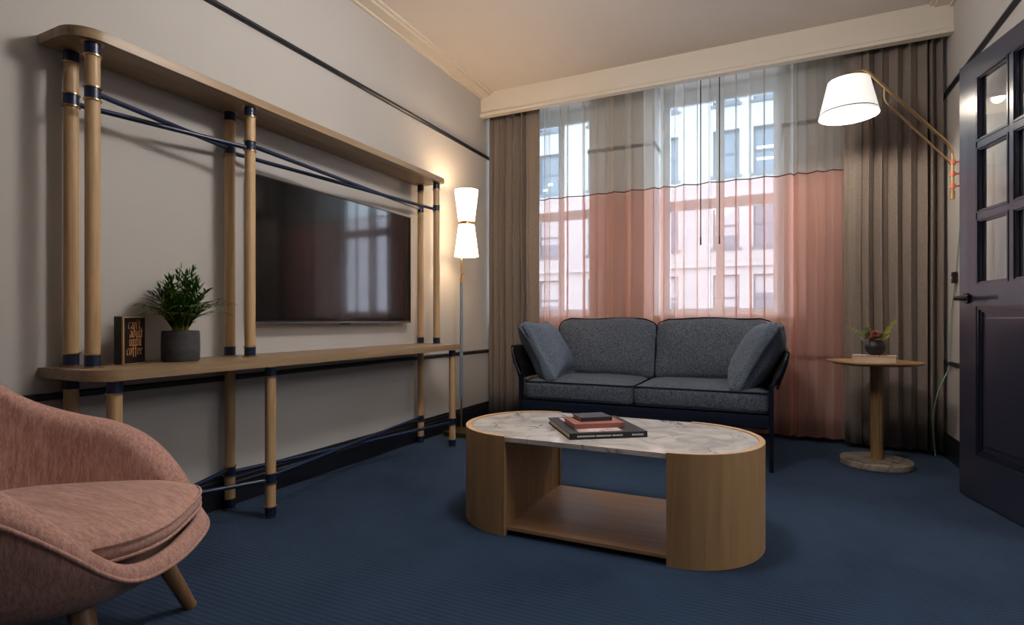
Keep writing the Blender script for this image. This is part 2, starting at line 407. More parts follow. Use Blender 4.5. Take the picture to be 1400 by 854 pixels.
def window(nm, a, b, lab):
    root = bpy.data.objects.new(nm, None); COL.objects.link(root); root.location = ((a+b)/2, 5.16, .945); ORG[nm] = Vector(root.location)
    root['kind'] = 'structure'; root['label'] = lab
    y0, y1 = 5.12, 5.18; z0, z1 = .945, 2.95; fw = .06; mid = (a+b)/2; zt = 1.90
    bm = nb()
    box(bm, a, a+fw, y0, y1, z0, z1); box(bm, b-fw, b, y0, y1, z0, z1)
    box(bm, a+fw, b-fw, y0, y1, z0, z0+.05); box(bm, a+fw, b-fw, y0, y1, 2.84, z1)
    box(bm, a+fw, b-fw, y0-.01, y1, zt, zt+.065)
    box(bm, mid-.020, mid+.020, y0, y1, z0+.05, zt); box(bm, mid-.020, mid+.020, y0, y1, zt+.065, 2.84)
    sub('window_frame', bm, M['grey'], root, smooth=False)
    for (u0, u1, v0, v1) in ((a+fw, mid-.020, z0+.05, zt), (mid+.020, b-fw, z0+.05, zt), (a+fw, mid-.020, zt+.065, 2.84), (mid+.020, b-fw, zt+.065, 2.84)):
        bm = nb(); box(bm, u0, u1, 5.145, 5.151, v0, v1); sub('pane', bm, M['glass'], root, smooth=False)
        bm = nb()
        for c in ((u0, u0+.011, v0, v1), (u1-.011, u1, v0, v1), (u0+.011, u1-.011, v0, v0+.012), (u0+.011, u1-.011, v1-.012, v1)): box(bm, c[0], c[1], 5.128, 5.168, c[2], c[3])
        sub('sash', bm, M['grey'], root, smooth=False)
window('window_1', W1[0], W1[1], 'narrow left window with a grey frame behind sheer curtain')
window('window_2', W2[0], W2[1], 'wide right window with a grey frame behind sheer curtain')
# outlet on the window wall
ol = bm = nb(); box(bm, .10, .175, YF-.008, YF, .42, .54, bev=.003)
ol = tag(mk('wall_outlet', bm, M['socket'], smooth=False), 'tan outlet plate on the window wall below the sill, right of sofa', 'outlet')
for z_ in (.432, .49): bm = nb(); box(bm, .12, .155, YF-.011, YF-.008, z_, z_+.036); sub('socket', bm, M['black'], ol, smooth=False)

# ------------------------------------------------------------------ door
dv = Vector((.213,-.977,0)).normalized(); dn = Vector((dv.y, -dv.x, 0)).normalized()   # dn faces the room (-x)
if dn.x > 0: dn = -dn
p0 = Vector((.874, 3.593, 0)); DW = .80; DH = 2.2
DM = Matrix(((dv.x, -dn.x, 0, p0.x), (dv.y, -dn.y, 0, p0.y), (0,0,1,.008), (0,0,0,1)))   # local: s, depth (0 = room face, + away), z
def dbox(bm, s0, s1, t0, t1, z0, z1, bev=0): box(bm, s0, s1, t0, t1, z0, z1, DM, bev)
door = bpy.data.objects.new('door_1', None); COL.objects.link(door); door.location = p0+dv*DW; door['kind'] = 'structure'
door['label'] = 'dark navy door with glazed upper half, standing open on the right'; ORG['door_1'] = Vector(door.location)
TH = .044; st = .143
bm = nb()
dbox(bm, 0, st, 0, TH, 0, DH); dbox(bm, DW-st, DW, 0, TH, 0, DH)
dbox(bm, st, DW-st, 0, TH, 0, .225); dbox(bm, st, DW-st, 0, TH, .962, 1.07); dbox(bm, st, DW-st, 0, TH, 2.10, DH)
sub('door_stiles', bm, M['doorp'], door, smooth=False)
bm = nb()   # moulded bottom panel
dbox(bm, st, DW-st, .016, .028, .225, .962); dbox(bm, st+.055, DW-st-.055, .007, .037, .28, .907, .006)
sub('door_panel', bm, M['doorp'], door, smooth=False)
def bead(bm, s0, s1, z0, z1, w=.014, t=.008):
    for k, (ww, tt) in enumerate(((w, t), (w*.55, t-.006))):
        for side in (0, 1):
            a, b = (tt, .02) if side == 0 else (TH-.02, TH-tt)
            dbox(bm, s0, s0+ww, a, b, z0, z1); dbox(bm, s1-ww, s1, a, b, z0, z1)
            dbox(bm, s0+ww, s1-ww, a, b, z0, z0+ww); dbox(bm, s0+ww, s1-ww, a, b, z1-ww, z1)
bm = nb(); bead(bm, st, DW-st, .225, .962, .03, .009); sub('panel_moulding', bm, M['doorp2'], door, smooth=False)
cols = [(st, st+.242), (st+.272, DW-st)]; cw = (DW-2*st-.030)/2
cols = [(st, st+cw), (DW-st-cw, DW-st)]; rh = (2.10-1.07-.06)/3
bm = nb(); dbox(bm, st+cw, DW-st-cw, .004, TH-.004, 1.07, 2.10)
for k in (1, 2):
    z = 1.07+k*rh+(k-1)*.03
    for c in cols: dbox(bm, c[0], c[1], .004, TH-.004, z, z+.03)
sub('muntin', bm, M['doorp'], door, smooth=False)
for k in range(3):
    z = 1.07+k*(rh+.03)
    for c in cols:
        bm = nb(); bead(bm, c[0], c[1], z, z+rh, .015, .007); b_ = sub('glazing_bead', bm, M['doorp2'], door, smooth=False)
        bm = nb(); dbox(bm, c[0]+.004, c[1]-.004, .0195, .0245, z+.004, z+rh-.004); sub('glass_pane', bm, M['glass'], b_, smooth=False)
def D(s, t, z): return DM @ Vector((s, t, z))
bm = nb(); tube(bm, [D(.075, 0, 1.005), D(.075, -.012, 1.005)], .027, 24); tube(bm, [D(.075, -.012, 1.005), D(.075, -.05, 1.005)], .011, 16)
tube(bm, rounded([D(.075, -.045, 1.005), D(.075, -.055, 1.005), D(.20, -.055, 1.007)], .01), [.011]*9, 14)
hnd = sub('door_handle', bm, M['blackmetal'], door)
bm = nb(); tube(bm, [D(.075, TH, 1.005), D(.075, TH+.012, 1.005)], .027, 24); tube(bm, rounded([D(.075, TH+.005, 1.005), D(.075, TH+.055, 1.005), D(-.04, TH+.06, 1.003)], .02), .010, 14)
# latch-side lever seen past the door edge
hnd2 = sub('door_handle', bm, M['blackmetal'], door)
for z in (.25, 1.1, 1.95):
    bm = nb(); tube(bm, [D(DW+.006, .01, z), D(DW+.006, .01, z+.1)], .007, 12); sub('hinge', bm, M['blackmetal'], door)

# ------------------------------------------------------------------ curtains
def folds(x0, x1, n, seed, amp, jitter=.35):
    rd = random.Random(seed); w = [1+rd.uniform(-jitter, jitter) for _ in range(n)]; s = sum(w); xs = [x0]
    for q in w: xs.append(xs[-1]+q/s*(x1-x0))
    am = [amp*rd.uniform(.6, 1.1) for _ in range(n)]
    return xs, am
def curtain_bm(xs, am, y0, z0, z1, rows=10, per=18, over=.32, flat=None, drift=.01, seed=1, hem=0):
    n = len(am); bm = nb(); grid = []
    for r in range(rows+1):
        z = z0+(z1-z0)*r/rows; row = []
        k = 1.0 - .25*(z/2.93)**4
        for i in range(n):
            w = xs[i+1]-xs[i]
            for j in range(per + (1 if i == n-1 else 0)):
                t = j/per; ph = 2*PI*t
                a = am[i]; 
                if flat and flat[0] <= xs[i]+w*t <= flat[1]: a *= .12; ov = 0
                else: ov = over[i] if isinstance(over, list) else over
                x = xs[i]+w*t - ov*w/(2*PI)*math.sin(2*ph)*1.0
                y = y0 - a*k*math.cos(ph) 
                nx = noise.noise(Vector((x*3+seed*7, z*.9, seed)))
                x += drift*nx*(1.2-z/2.93); y += drift*.6*noise.noise(Vector((x*6, z*1.3, seed+5)))
                zz = z + (hem*noise.noise(Vector((x*5, 3, seed))) if r == 0 else 0)
                row.append(bm.verts.new((x, y, zz)))
        grid.append(row)
    for r in range(rows):
        for c in range(len(grid[0])-1):
            bm.faces.new((grid[r][c], grid[r][c+1], grid[r+1][c+1], grid[r+1][c]))
    return bm
def solid(o, t):
    md = o.modifiers.new('thickness', 'SOLIDIFY'); md.thickness = t; md.offset = 0
def heavy(x0, x1, n, seed, lab, flat, y0=4.545):
    xs, am = folds(x0, x1, n, seed, .040, .55)
    bm = curtain_bm(xs, am, y0, .03, 2.93, 12, 18, .46, flat, .012, seed, .008)
    o = mk('blackout_curtain', bm, M['heavy'], ang=180); solid(o, .004)
    tag(o, lab, 'curtain', 'taupe blackout curtains'); return o
heavy(-2.385, -1.89, 8, 3, 'taupe full-length curtain bunched in the left corner behind the floor lamp', (-2.02, -1.80))
heavy(.45, 1.012, 8, 5, 'taupe full-length curtain at the right, behind the round side table', (.30, .56))
def sheer_panel(x0, x1, n, seed, lab):
    root = thing('sheer_curtain', lab, 'curtain', ((x0+x1)/2, 4.645, .03), 'two-tone sheer curtains')
    xs, am = folds(x0, x1, n, seed, .036, .75)
    ro = random.Random(seed+1); kw = dict(per=16, over=[ro.choice((.05, .2, .62, .72, .95)) for _ in range(n)], drift=.006, seed=seed)
    bm = curtain_bm(xs, am, 4.645, 2.0, 2.93, 6, **kw); sub('upper_net', bm, M['sheer_top'], root, ang=180, label='pale grey net upper part')
    # lower part shares the folds at the seam
    bm = curtain_bm(xs, am, 4.645, .035, 2.0, 12, **kw); lo = sub('lower_voile', bm, M['sheer_pink'], root, ang=180, label='dusty pink lower part')
    # seam follows the lower part's top row
    me = lo.data; n_c = n*16+1; top = [me.vertices[12*n_c+i].co + ORG[root.name] for i in range(n_c)]
    bm = nb(); tube(bm, top, .0042, 6); sub('seam', bm, M['seam'], root, label='dark red seam')
    me2 = None
    bm = nb(); bt = [me.vertices[i].co + ORG[root.name] for i in range(n_c)]
    tube(bm, bt, .004, 6); sub('hem', bm, M['seam'], root)
    return root
M['seam'] = plain('dark_red_thread', srgb(96,40,44), .8, mott=.1)
sheer_panel(-1.97, -.466, 9, 11, 'left sheer curtain, grey net above dusty pink voile, behind the left sofa cushion')
sheer_panel(-.452, .51, 7, 23, 'right sheer curtain, grey net above pink voile, ending beside the side table')
for px_x, lab in ((-.525, 'thin dark curtain wand hanging over the left sheer panel near the middle'), (-.385, 'thin dark curtain wand hanging over the right sheer panel near the middle')):
    bm = nb(); tube(bm, [(px_x, 4.588, 1.52), (px_x, 4.588, 2.9)], .0042, 8); tube(bm, [(px_x, 4.588, 1.50), (px_x, 4.588, 1.56)], .006, 8)
    tag(mk('curtain_wand', bm, M['black']), lab, 'curtain wand', 'curtain wands')

# ------------------------------------------------------------------ shelving unit
SU = thing('wall_shelving_unit', 'oak two-shelf wall unit with navy-collared posts and crossed navy rods around the television', 'shelving unit', (-2.2, 2.25, 0))
def shelf_outline(xb, xf, y0, y1, r, r2):
    pts = [(xb, y0)]
    for k in range(11): a = -PI/2+PI/2*k/10; pts.append((xf-r+r*math.cos(a), y0+r+r*math.sin(a)))
    for k in range(7): a = PI/2*k/6; pts.append((xf-r2+r2*math.cos(a), y1-r2+r2*math.sin(a)))
    pts.append((xb, y1)); return pts
bm = nb(); prism(bm, shelf_outline(-2.405, -2.035, 1.06, 3.44, .10, .012), .692, .73, .003); low = sub('shelf', bm, M['shelfwood'], SU, label='deep lower oak shelf')
bm = nb(); prism(bm, shelf_outline(-2.405, -2.172, 1.06, 3.42, .10, .012), 1.90, 1.936, .003); sub('shelf', bm, M['shelfwood'], SU, label='narrow upper oak shelf')
PR = .0235
def collar(bm, x, y, z0, z1): 
    tube(bm, [(x,y,z0),(x,y,z1)], PR+.0012, 24)
def ring(bm, x, y, z, r=.0288): tube(bm, [(x,y,z-.0022),(x,y,z+.0022)], r, 24)
def post(x, y, z0, z1, cols, label=None):
    bm = nb(); tube(bm, [(x,y,z0),(x,y,z1)], PR, 24); p = sub('post', bm, M['postwood'], SU)
    for a, b in cols:
        bm = nb(); collar(bm, x, y, a, b); 
        tube(bm, [(x+.0225,y-.008,(a+b)/2),(x+.0265,y-.010,(a+b)/2)], .0025, 8)
        sub('collar', bm, M['navy'], p)
        for q in (a, b): bmr = nb(); ring(bmr, x, y, q); sub('brass_ring', bmr, M['brass'], p)
XU, XBk, XF = -2.217, -2.355, -2.083
YS = (1.14, 1.80, 3.378)
for y in YS:
    for x in (XU, XBk):
        post(x, y, .73, 1.90, [(.733, .778), (1.693, 1.738), (1.852, 1.898)])
        bm = nb(); tube(bm, [(x,y,.73),(x,y,.7325)], .035, 24); sub('post_plate', bm, M['brassd'], SU)
        bm = nb(); tube(bm, [(x,y,1.8975),(x,y,1.9)], .035, 24); sub('post_plate', bm, M['brass'], SU)
    post(XF, y, .0, .692, [(.003, .05), (.158, .202), (.645, .690)])
    post(XBk, y, .0, .692, [(.003, .05), (.158, .202)] + ([(.645, .690)] if y < 1.5 else []))
def rod(a, b):
    a = Vector(a); b = Vector(b); d = (b-a).normalized(); bm = nb(); tube(bm, [a+d*.02, b-d*.02], .0102, 14); sub('cross_rod', bm, M['navy'], SU)
for i in (0, 1):
    ya, yb = YS[i], YS[i+1]
    rod((XU, ya, 1.722), (XBk, yb, 1.722)); rod((XBk, ya, 1.706), (XU, yb, 1.706))
    rod((XF, ya, .188), (XBk, yb, .188)); rod((XBk, ya, .171), (XF, yb, .171))

# ------------------------------------------------------------------ television
TV = thing('television', 'large flat black television mounted on the left wall inside the shelving unit', 'television', (-2.36, 2.58, .884))
bm = nb(); box(bm, -2.375, -2.338, 1.922, 3.235, .884, 1.636, bev=.004); sub('housing', bm, M['black'], TV, smooth=False)
bm = nb(); box(bm, -2.409, -2.375, 2.3, 2.85, 1.05, 1.45); sub('wall_mount', bm, M['blackmetal'], TV, smooth=False)
bm = nb(); box(bm, -2.3385, -2.3372, 1.930, 3.227, .900, 1.628); sub('screen', bm, M['screen'], TV, smooth=False)
bm = nb(); box(bm, -2.3385, -2.336, 1.924, 3.233, .885, .893); sub('bezel_strip', bm, plain('tv_silver_edge', srgb(130,120,118), .25, .8), TV, smooth=False)
bm = nb(); box(bm, -2.365, -2.342, 2.55, 2.62, .876, .884, bev=.002); sub('sensor', bm, M['black'], TV, smooth=False)

# ------------------------------------------------------------------ letter sign
sg = thing('sign_block', 'black wooden block sign lettered can\'t adult until coffee, on the lower shelf', 'sign', (-2.26, 1.31, .73))
A = Vector((-2.237, 1.256, .7305)); t = Vector((-.40, .9165, 0)); nrm = Vector((.9165, .40, 0))
SM = Matrix(((t.x, -nrm.x, 0, A.x), (t.y, -nrm.y, 0, A.y), (0,0,1,A.z), (0,0,0,1)))   # local s, depth back, z
SW, SH, SD = .118, .185, .038
bm = nb(); box(bm, 0, SW, .0006, SD, 0, SH, SM, .002); blk = sub('block', bm, M['rawwood'], sg, smooth=False, label='raw brown wood edges')
bm = nb(); box(bm, .005, SW-.002, 0, .001, .004, SH-.005, SM); sub('front_panel', bm, M['black'], sg, smooth=False)
bm = nb(); box(bm, -.0008, .001, .008, SD-.001, .002, SH-.002, SM); box(bm, .0, SW, .010, SD-.001, SH-.001, SH+.0008, SM); sub('side_panel', bm, M['black'], sg, smooth=False)
# blackletter strokes, broad nib held at 40 degrees
GL = {
 'c': (.55, [[(.48,.86),(.34,.98),(.12,.80),(.12,.2),(.3,.02),(.5,.16)]]),
 'a': (.62, [[(.14,.84),(.3,.98),(.46,.84),(.46,.1),(.6,.04)], [(.46,.52),(.14,.42),(.12,.14),(.26,.02),(.46,.18)]]),
 'n': (.70, [[(.02,.88),(.14,.96),(.14,.04)], [(.16,.8),(.36,.98),(.52,.86),(.52,.1),(.64,.02)]]),
 'u': (.70, [[(.02,.9),(.14,.96),(.14,.14),(.28,.02),(.5,.18)], [(.5,.98),(.5,.1),(.64,.02)]]),
 "'": (.22, [[(.12,1.42),(.06,1.12)]]),
 't': (.48, [[(.2,1.3),(.2,.14),(.34,.02),(.46,.12)], [(.02,.92),(.42,.92)]]),
 'd': (.66, [[(.5,.82),(.28,.98),(.12,.8),(.12,.18),(.28,.02),(.5,.18),(.5,.9),(.12,1.4)]]),
 'l': (.34, [[(.04,1.36),(.14,1.44),(.14,.14),(.3,.02)]]),
 'i': (.34, [[(.02,.88),(.14,.96),(.14,.12),(.28,.02)], [(.1,1.3),(.2,1.2)]]),
 'o': (.62, [[(.3,.98),(.12,.8),(.12,.2),(.3,.02),(.5,.2),(.5,.8),(.3,.98)]]),
 'f': (.50, [[(.46,1.34),(.32,1.46),(.2,1.3),(.2,-.3),(.06,-.42)], [(.02,.92),(.44,.92)]]),
 'e': (.55, [[(.12,.5),(.46,.66),(.44,.86),(.3,.98),(.12,.8),(.12,.2),(.3,.02),(.5,.16)]]),
}
def lettering(bm, word, s0, z0, size, tilt=0):
    x = 0; nv = Vector((math.cos(R(40)), math.sin(R(40))))*.085
    for ch in word:
        adv, strokes = GL[ch]
        for stn in strokes:
            for (ax, ay), (bx, by) in zip(stn, stn[1:]):
                q = [(ax+x-nv.x, ay-nv.y), (ax+x+nv.x, ay+nv.y), (bx+x+nv.x, by+nv.y), (bx+x-nv.x, by-nv.y)]
                vs = [bm.verts.new(SM @ Vector((s0+u*size, -.0006, z0+v*size))) for u, v in q]
                try: bm.faces.new(vs)
                except Exception: pass
        x += adv
bm = nb()
lettering(bm, "can't", .022, .137, .0265); lettering(bm, 'adult', .030, .104, .0265); lettering(bm, 'until', .028, .071, .0265); lettering(bm, 'coffee', .014, .036, .0265)
sub('lettering', bm, M['gold'], sg, smooth=False, label='copper blackletter words')

# ------------------------------------------------------------------ potted palm
PC = Vector((-2.245, 1.485, .7305))
pl = thing('potted_palm', 'bushy green parlour palm in a charcoal concrete pot on the lower shelf', 'plant', PC)
bm = nb(); lathe(bm, [(0,0),(.066,0),(.070,.006),(.0715,.06),(.070,.122),(.067,.127),(.062,.127),(.060,.115),(0,.112)], PC, 48); sub('pot', bm, M['concrete'], pl)
bm = nb(); lathe(bm, [(0,.118),(.03,.128),(.05,.124),(.0595,.114),(0,.113)], PC, 24)
for v in bm.verts: v.co.z += .004*noise.noise(v.co*90)
sub('moss', bm, M['soil'], pl)
rd = random.Random(4)
bm = nb(); bs = nb()
def leaflet(bm, base, d, L, w, up):
    side = d.cross(up).normalized()*w; pts = []
    prev = None
    for k in range(5):
        q = k/4; wd = [.35, 1, .85, .5, .04][k]
        c = base+d*L*q+Vector((0,0,-1))*L*.28*q*q
        a = bm.verts.new(c+side*wd); b = bm.verts.new(c-side*wd)
        if prev: bm.faces.new((prev[0], a, b, prev[1]))
        prev = (a, b)
for i in range(120):
    az = rd.uniform(0, 2*PI); ln = rd.uniform(.12, .225); lean = rd.uniform(.1, 1.6)
    if i < 14: lean = rd.uniform(.0, .35); ln = rd.uniform(.2, .27)
    out = Vector((math.cos(az), math.sin(az), 0))
    if out.x < -.1: lean *= .85
    b = PC+Vector((0,0,.118))+out*rd.uniform(0, .03)
    pts = []
    for k in range(9):
        q = k/8
        pts.append(b+out*(lean*.52*ln*(q**1.5))+Vector((0,0,1))*(ln*q*(1.08-.36*lean*q)))
    tube(bs, pts, [.0016*(1-.6*k/8) for k in range(9)], 5)
    for k in range(1, 9):
        tng = (pts[k]-pts[k-1]).normalized()
        for s in (-1, 1):
            sd = tng.cross(Vector((0,0,1))); 
            if sd.length < .05: sd = Vector((math.sin(az), -math.cos(az), 0))
            sd = sd.normalized()*s
            d = (tng*rd.uniform(.5, .9)+sd*rd.uniform(.5, 1)+Vector((0,0,rd.uniform(-.1,.35)))).normalized()
            leaflet(bm, pts[k], d, rd.uniform(.045, .075), rd.uniform(.0036, .0052), Vector((0,0,1)))
    leaflet(bm, pts[-1], (pts[-1]-pts[-2]).normalized(), .05, .0035, Vector((0.3,.2,1)))
for v in bm.verts:
    if v.co.x < XL+.012: v.co.x = XL+.012+rd.random()*.002
sub('fronds', bm, M['leaf'], pl); sub('stems', bs, M['leaf3'], pl)

# ------------------------------------------------------------------ floor lamp
LP = Vector((-2.225, 3.745, 0)); SC = LP+Vector((.036, .017, 0))
fl = thing('floor_lamp', 'slim floor lamp with white hourglass shade between shelving unit and curtain', 'lamp', LP)
bm = nb(); box(bm, LP.x-.10, LP.x+.115, LP.y-.11, LP.y+.11, .001, .038, bev=.003); sub('base', bm, M['brassd'], fl, smooth=False)
bm = nb(); tube(bm, [LP+Vector((0,0,.038)), LP+Vector((0,0,.29))], .008, 16); tube(bm, [LP+Vector((0,0,1.20)), LP+Vector((0,0,1.235))], .0135, 16)
tube(bm, [LP+Vector((0,0,1.19)), LP+Vector((0,0,1.34))], .008, 16); tube(bm, [LP+Vector((.004,0,1.27)), LP+Vector((.026,-.01,1.27))], .006, 12)
tube(bm, rounded([LP+Vector((0,0,1.33)), LP+Vector((0,0,1.44)), SC+Vector((0,0,1.50)), SC+Vector((0,0,1.80))], .03), .007, 12)
sub('brass_pole', bm, M['brass'], fl)
bm = nb(); tube(bm, [LP+Vector((0,0,.285)), LP+Vector((0,0,1.20))], .0135, 20); sub('painted_pole', bm, M['bluepole'], fl, label='grey-blue painted pole section')
bm = nb(); lathe(bm, [(.095,1.405),(.093,1.405),(.0605,1.655),(.0625,1.655)], SC, 48, closed=True); sub('shade', bm, M['shade_floor'], fl, label='lower white cone of the shade')
bm = nb(); lathe(bm, [(.0625,1.672),(.0605,1.672),(.091,1.925),(.093,1.925)], SC, 48, closed=True); sub('shade', bm, M['shade_floor'], fl, label='upper white cone of the shade')
bm = nb(); lathe(bm, [(.0665,1.652),(.058,1.652),(.058,1.675),(.0665,1.675)], SC, 48, closed=True)
for k in range(3):
    a = 2*PI*k/3; tube(bm, [SC+Vector((0,0,1.664)), SC+Vector((.059*math.cos(a), .059*math.sin(a), 1.664))], .002, 6)
sub('waist_band', bm, M['brass'], fl)

# ------------------------------------------------------------------ swing-arm wall lamp
B = Vector((.98, 4.17, 0)); Sh = Vector((.415, 3.95, 0))
def LPt(t, z): v = B.lerp(Sh, t); return Vector((v.x, v.y, z))
wl = thing('swing_arm_wall_lamp', 'brass swing-arm lamp with white cone shade, fixed to the right wall', 'lamp', (1.04, 4.17, 1.8))
bm = nb(); 
pts = []
for k in range(20): a = PI*k/19; pts.append((4.17+.045*math.cos(a), 1.875+.045*math.sin(a)))
for k in range(20): a = PI+PI*k/19; pts.append((4.17+.045*math.cos(a), 1.735+.045*math.sin(a)))
extr(bm, pts, 1.024, 1.0395, 'x'); sub('wall_plate', bm, M['brass'], wl)
bm = nb(); tube(bm, rounded([LPt(0,1.66), LPt(0,1.955), LPt(.86,2.455), LPt(1,2.40)], .06), .0088, 16)
sub('arm', bm, M['brass'], wl)
bm = nb(); tube(bm, [LPt(0,1.637), LPt(0,1.685)], .0135, 16); sub('end_cap', bm, M['brass'], wl)
bm = nb(); tube(bm, rounded([LPt(.65,2.335), LPt(.655,2.25), LPt(0.0,1.845)], .05), .0062, 12); sub('brace', bm, M['brass'], wl)
for z in (1.862, 1.790, 1.716):
    bm = nb(); tube(bm, [LPt(0,z-.013), LPt(0,z+.013)], .0155, 18); tube(bm, [(.98,4.17,z), (1.026,4.17,z)], .0065, 10); sub('clamp', bm, M['coral'], wl, label='coral clamp')
bm = nb(); lathe(bm, [(.016,2.395),(.016,2.405),(.035,2.388),(.035,2.384),(.010,2.38),(.010,2.30),(0,2.30),(0,2.405)], Sh, 24); sub('shade_cap', bm, M['brass'], wl)
bm = nb(); lathe(bm, [(.163,2.158),(.161,2.158),(.110,2.372),(.112,2.374),(.113,2.374)], Sh, 64, closed=True)
sub('shade', bm, M['shade_wall'], wl)
bm = nb(); lathe(bm, [(0,2.377),(.112,2.372),(.112,2.375),(0,2.3795)], Sh, 48); sub('shade_top', bm, M['shade_wall'], wl)
bm = nb(); lathe(bm, [(.1585,2.180),(.1582,2.178),(.1600,2.174),(.1605,2.176)], Sh, 64, closed=True); sub('shade_trim', bm, M['trimd'], wl, label='dark trim line on the shade')
bm = nb(); bmesh.ops.create_uvsphere(bm, u_segments=20, v_segments=12, radius=.03, matrix=Matrix.Translation(Sh+Vector((0,0,2.27)))); sub('bulb', bm, M['bulb'], wl)
# cord with dimmer
cd = thing('lamp_cord', 'mint green fabric cord hanging down the right wall from the swing-arm lamp', 'cord', (1.03, 4.3, .3))
bm = nb(); cp = smoothpath([(1.032,4.19,1.70),(1.032,4.20,1.62),(1.032,4.24,1.45),(1.032,4.29,1.28),(1.032,4.325,1.15),(1.03,4.37,1.03),(1.03,4.415,.93),(1.028,4.43,.80),(1.027,4.445,.68),(1.024,4.437,.60),(1.02,4.433,.58),(.985,4.42,.50),(.955,4.41,.41),(.935,4.41,.25),(.95,4.42,.02)], 6)
tube(bm, cp, .0034, 8); sub('cable', bm, M['mint'], cd)
bm = nb(); box(bm, 1.012, 1.036, 4.300, 4.338, 1.135, 1.205, bev=.004); sw = sub('dimmer', bm, M['black'], cd, smooth=False)
bm = nb(); box(bm, 1.009, 1.012, 4.312, 4.328, 1.163, 1.174); sub('dimmer_button', bm, M['white'], sw, smooth=False)

# ------------------------------------------------------------------ coffee table
CX0, CX1, CY0, CY1 = -1.015, -.355, 2.055, 2.74; CYM = (CY0+CY1)/2; RY = (CY1-CY0)/2; RX = .325
ct = thing('coffee_table', 'oval coffee table with two oak drum ends, low oak shelf and marble top', 'table', ((CX0+CX1)/2, CYM, 0))
def dshape(cx, sgn, rx, ry, n=36):
    pts = []
    for k in range(n+1):
        a = -PI/2+PI*k/n
        c, s = math.cos(a), math.sin(a)
        pts.append((cx+sgn*rx*abs(c)**.96, CYM+ry*s))
    return pts
th = .022
for sgn, cx in ((-1, CX0), (1, CX1)):
    o_ = dshape(cx, sgn, RX, RY); i_ = dshape(cx, sgn, RX-th, RY-th)
    bm = nb(); rows = []
    for pts, z in ((o_, 0.001), (o_, .418), (i_, .418), (i_, 0.001)):
        rows.append([bm.verts.new((x, y, z)) for x, y in pts])
    for q in range(4):
        A_, B_ = rows[q], rows[(q+1) % 4]
        for k in range(len(A_)-1): bm.faces.new((A_[k], A_[k+1], B_[k+1], B_[k]))
    bm.faces.new([r_[0] for r_ in rows]); bm.faces.new([r_[-1] for r_ in rows][::-1])
    bmesh.ops.bevel(bm, geom=[e for e in bm.edges if all(abs(v.co.z-.418) < 1e-4 for v in e.verts) and len(e.link_faces) == 2 and e.calc_face_angle(0) > 1], offset=.003, segments=2, affect='EDGES')
    sub('drum', bm, M['tablewood'], ct)
    bm = nb(); xi = cx+sgn*.006; box(bm, min(xi, xi+sgn*.018), max(xi, xi+sgn*.018), CY0+th, CY1-th, .001, .395); sub('inner_panel', bm, M['tablewood'], ct, smooth=False)
bm = nb(); box(bm, CX0-.005, CX1+.005, CY0+.02, CY1-.02, .022, .036); sub('low_shelf', bm, M['tablewoodh'], ct, smooth=False)
bm = nb(); box(bm, CX0+.02, CX1-.02, CY0+.09, CY1-.09, .001, .0225); sub('plinth', bm, M['black'], ct, smooth=False)
bm = nb()
L_ = dshape(CX0, -1, RX-th-.001, RY-th-.001); R_ = dshape(CX1, 1, RX-th-.001, RY-th-.001)
pts = [(x, y) for x, y in R_] ; 
outl = [(CX0+.002, CY0+.002), (CX1-.002, CY0+.002), (CX1-.002, R_[0][1])] + R_[1:-1] + [(CX1-.002, R_[-1][1]), (CX1-.002, CY1-.002), (CX0+.002, CY1-.002), (CX0+.002, L_[-1][1])] + L_[1:-1][::-1] + [(CX0+.002, L_[0][1])]
prism(bm, outl, .3955, .414); sub('marble_top', bm, M['marble'], ct, smooth=False, label='white marble with grey veins')

def book(nm, lab, c, ang, w, d, h, cover, group, pic=None, spine_side='front', extra=None):
    """spine along the local front edge (-y) or left edge (-x)"""
    root = thing(nm, lab, 'book', c, group); mt = Matrix.Translation(c) @ Matrix.Rotation(ang, 4, 'Z'); ct_ = .003
    bm = nb(); box(bm, -w/2, w/2, -d/2, d/2, 0, ct_, mt); box(bm, -w/2, w/2, -d/2, d/2, h-ct_, h, mt)
    if spine_side == 'front': box(bm, -w/2, w/2, -d/2, -d/2+ct_, ct_, h-ct_, mt)
    else: box(bm, -w/2, -w/2+ct_, -d/2, d/2, ct_, h-ct_, mt)
    sub('cover', bm, cover, root, smooth=False)
    bm = nb(); i_ = .005
    if spine_side == 'front': box(bm, -w/2+i_, w/2-i_, -d/2+ct_, d/2-i_, ct_, h-ct_, mt)
    else: box(bm, -w/2+ct_, w/2-i_, -d/2+i_, d/2-i_, ct_, h-ct_, mt)
    sub('pages', bm, M['pages'], root, smooth=False)
    if pic: 
        bm = nb(); box(bm, *pic, h, h+.0006, mt); sub('cover_picture', bm, M['photo'], root, smooth=False, label='pinkish cover photograph')
    if extra:
        bm = nb()
        for q in extra: box(bm, *q, mt)
        sub('spine_print', bm, M['white'], root, smooth=False)
    return root
zt = .4145
marks = []
rd = random.Random(2)
for a, b in ((-.135,-.06),(-.055,.01),(.015,.06),(.10,.15)):
    x = a
    while x < b: 
        w_ = rd.uniform(.003, .006); marks.append((x, min(x+w_, b), -.1912, -.19, .0095, .0155)); x += w_+.0015
book('coffee_table_book', 'large black photo book lying on the marble top under two smaller books', Vector((-.722, 2.372, zt)), R(35), .335, .38, .025, M['cover_black'], 'books on the coffee table', pic=(-.12, .07, -.165, .17), extra=marks)
zt2 = zt+.0258
book('hardback_book', 'coral cloth hardback in the middle of the coffee table stack', Vector((-.722, 2.352, zt2)), R(36), .225, .165, .020, M['cover_coral'], 'books on the coffee table')
book('notebook', 'small dark slate notebook on top of the coffee table stack', Vector((-.735, 2.372, zt2+.0204)), R(40), .145, .115, .018, M['cover_slate'], 'books on the coffee table')

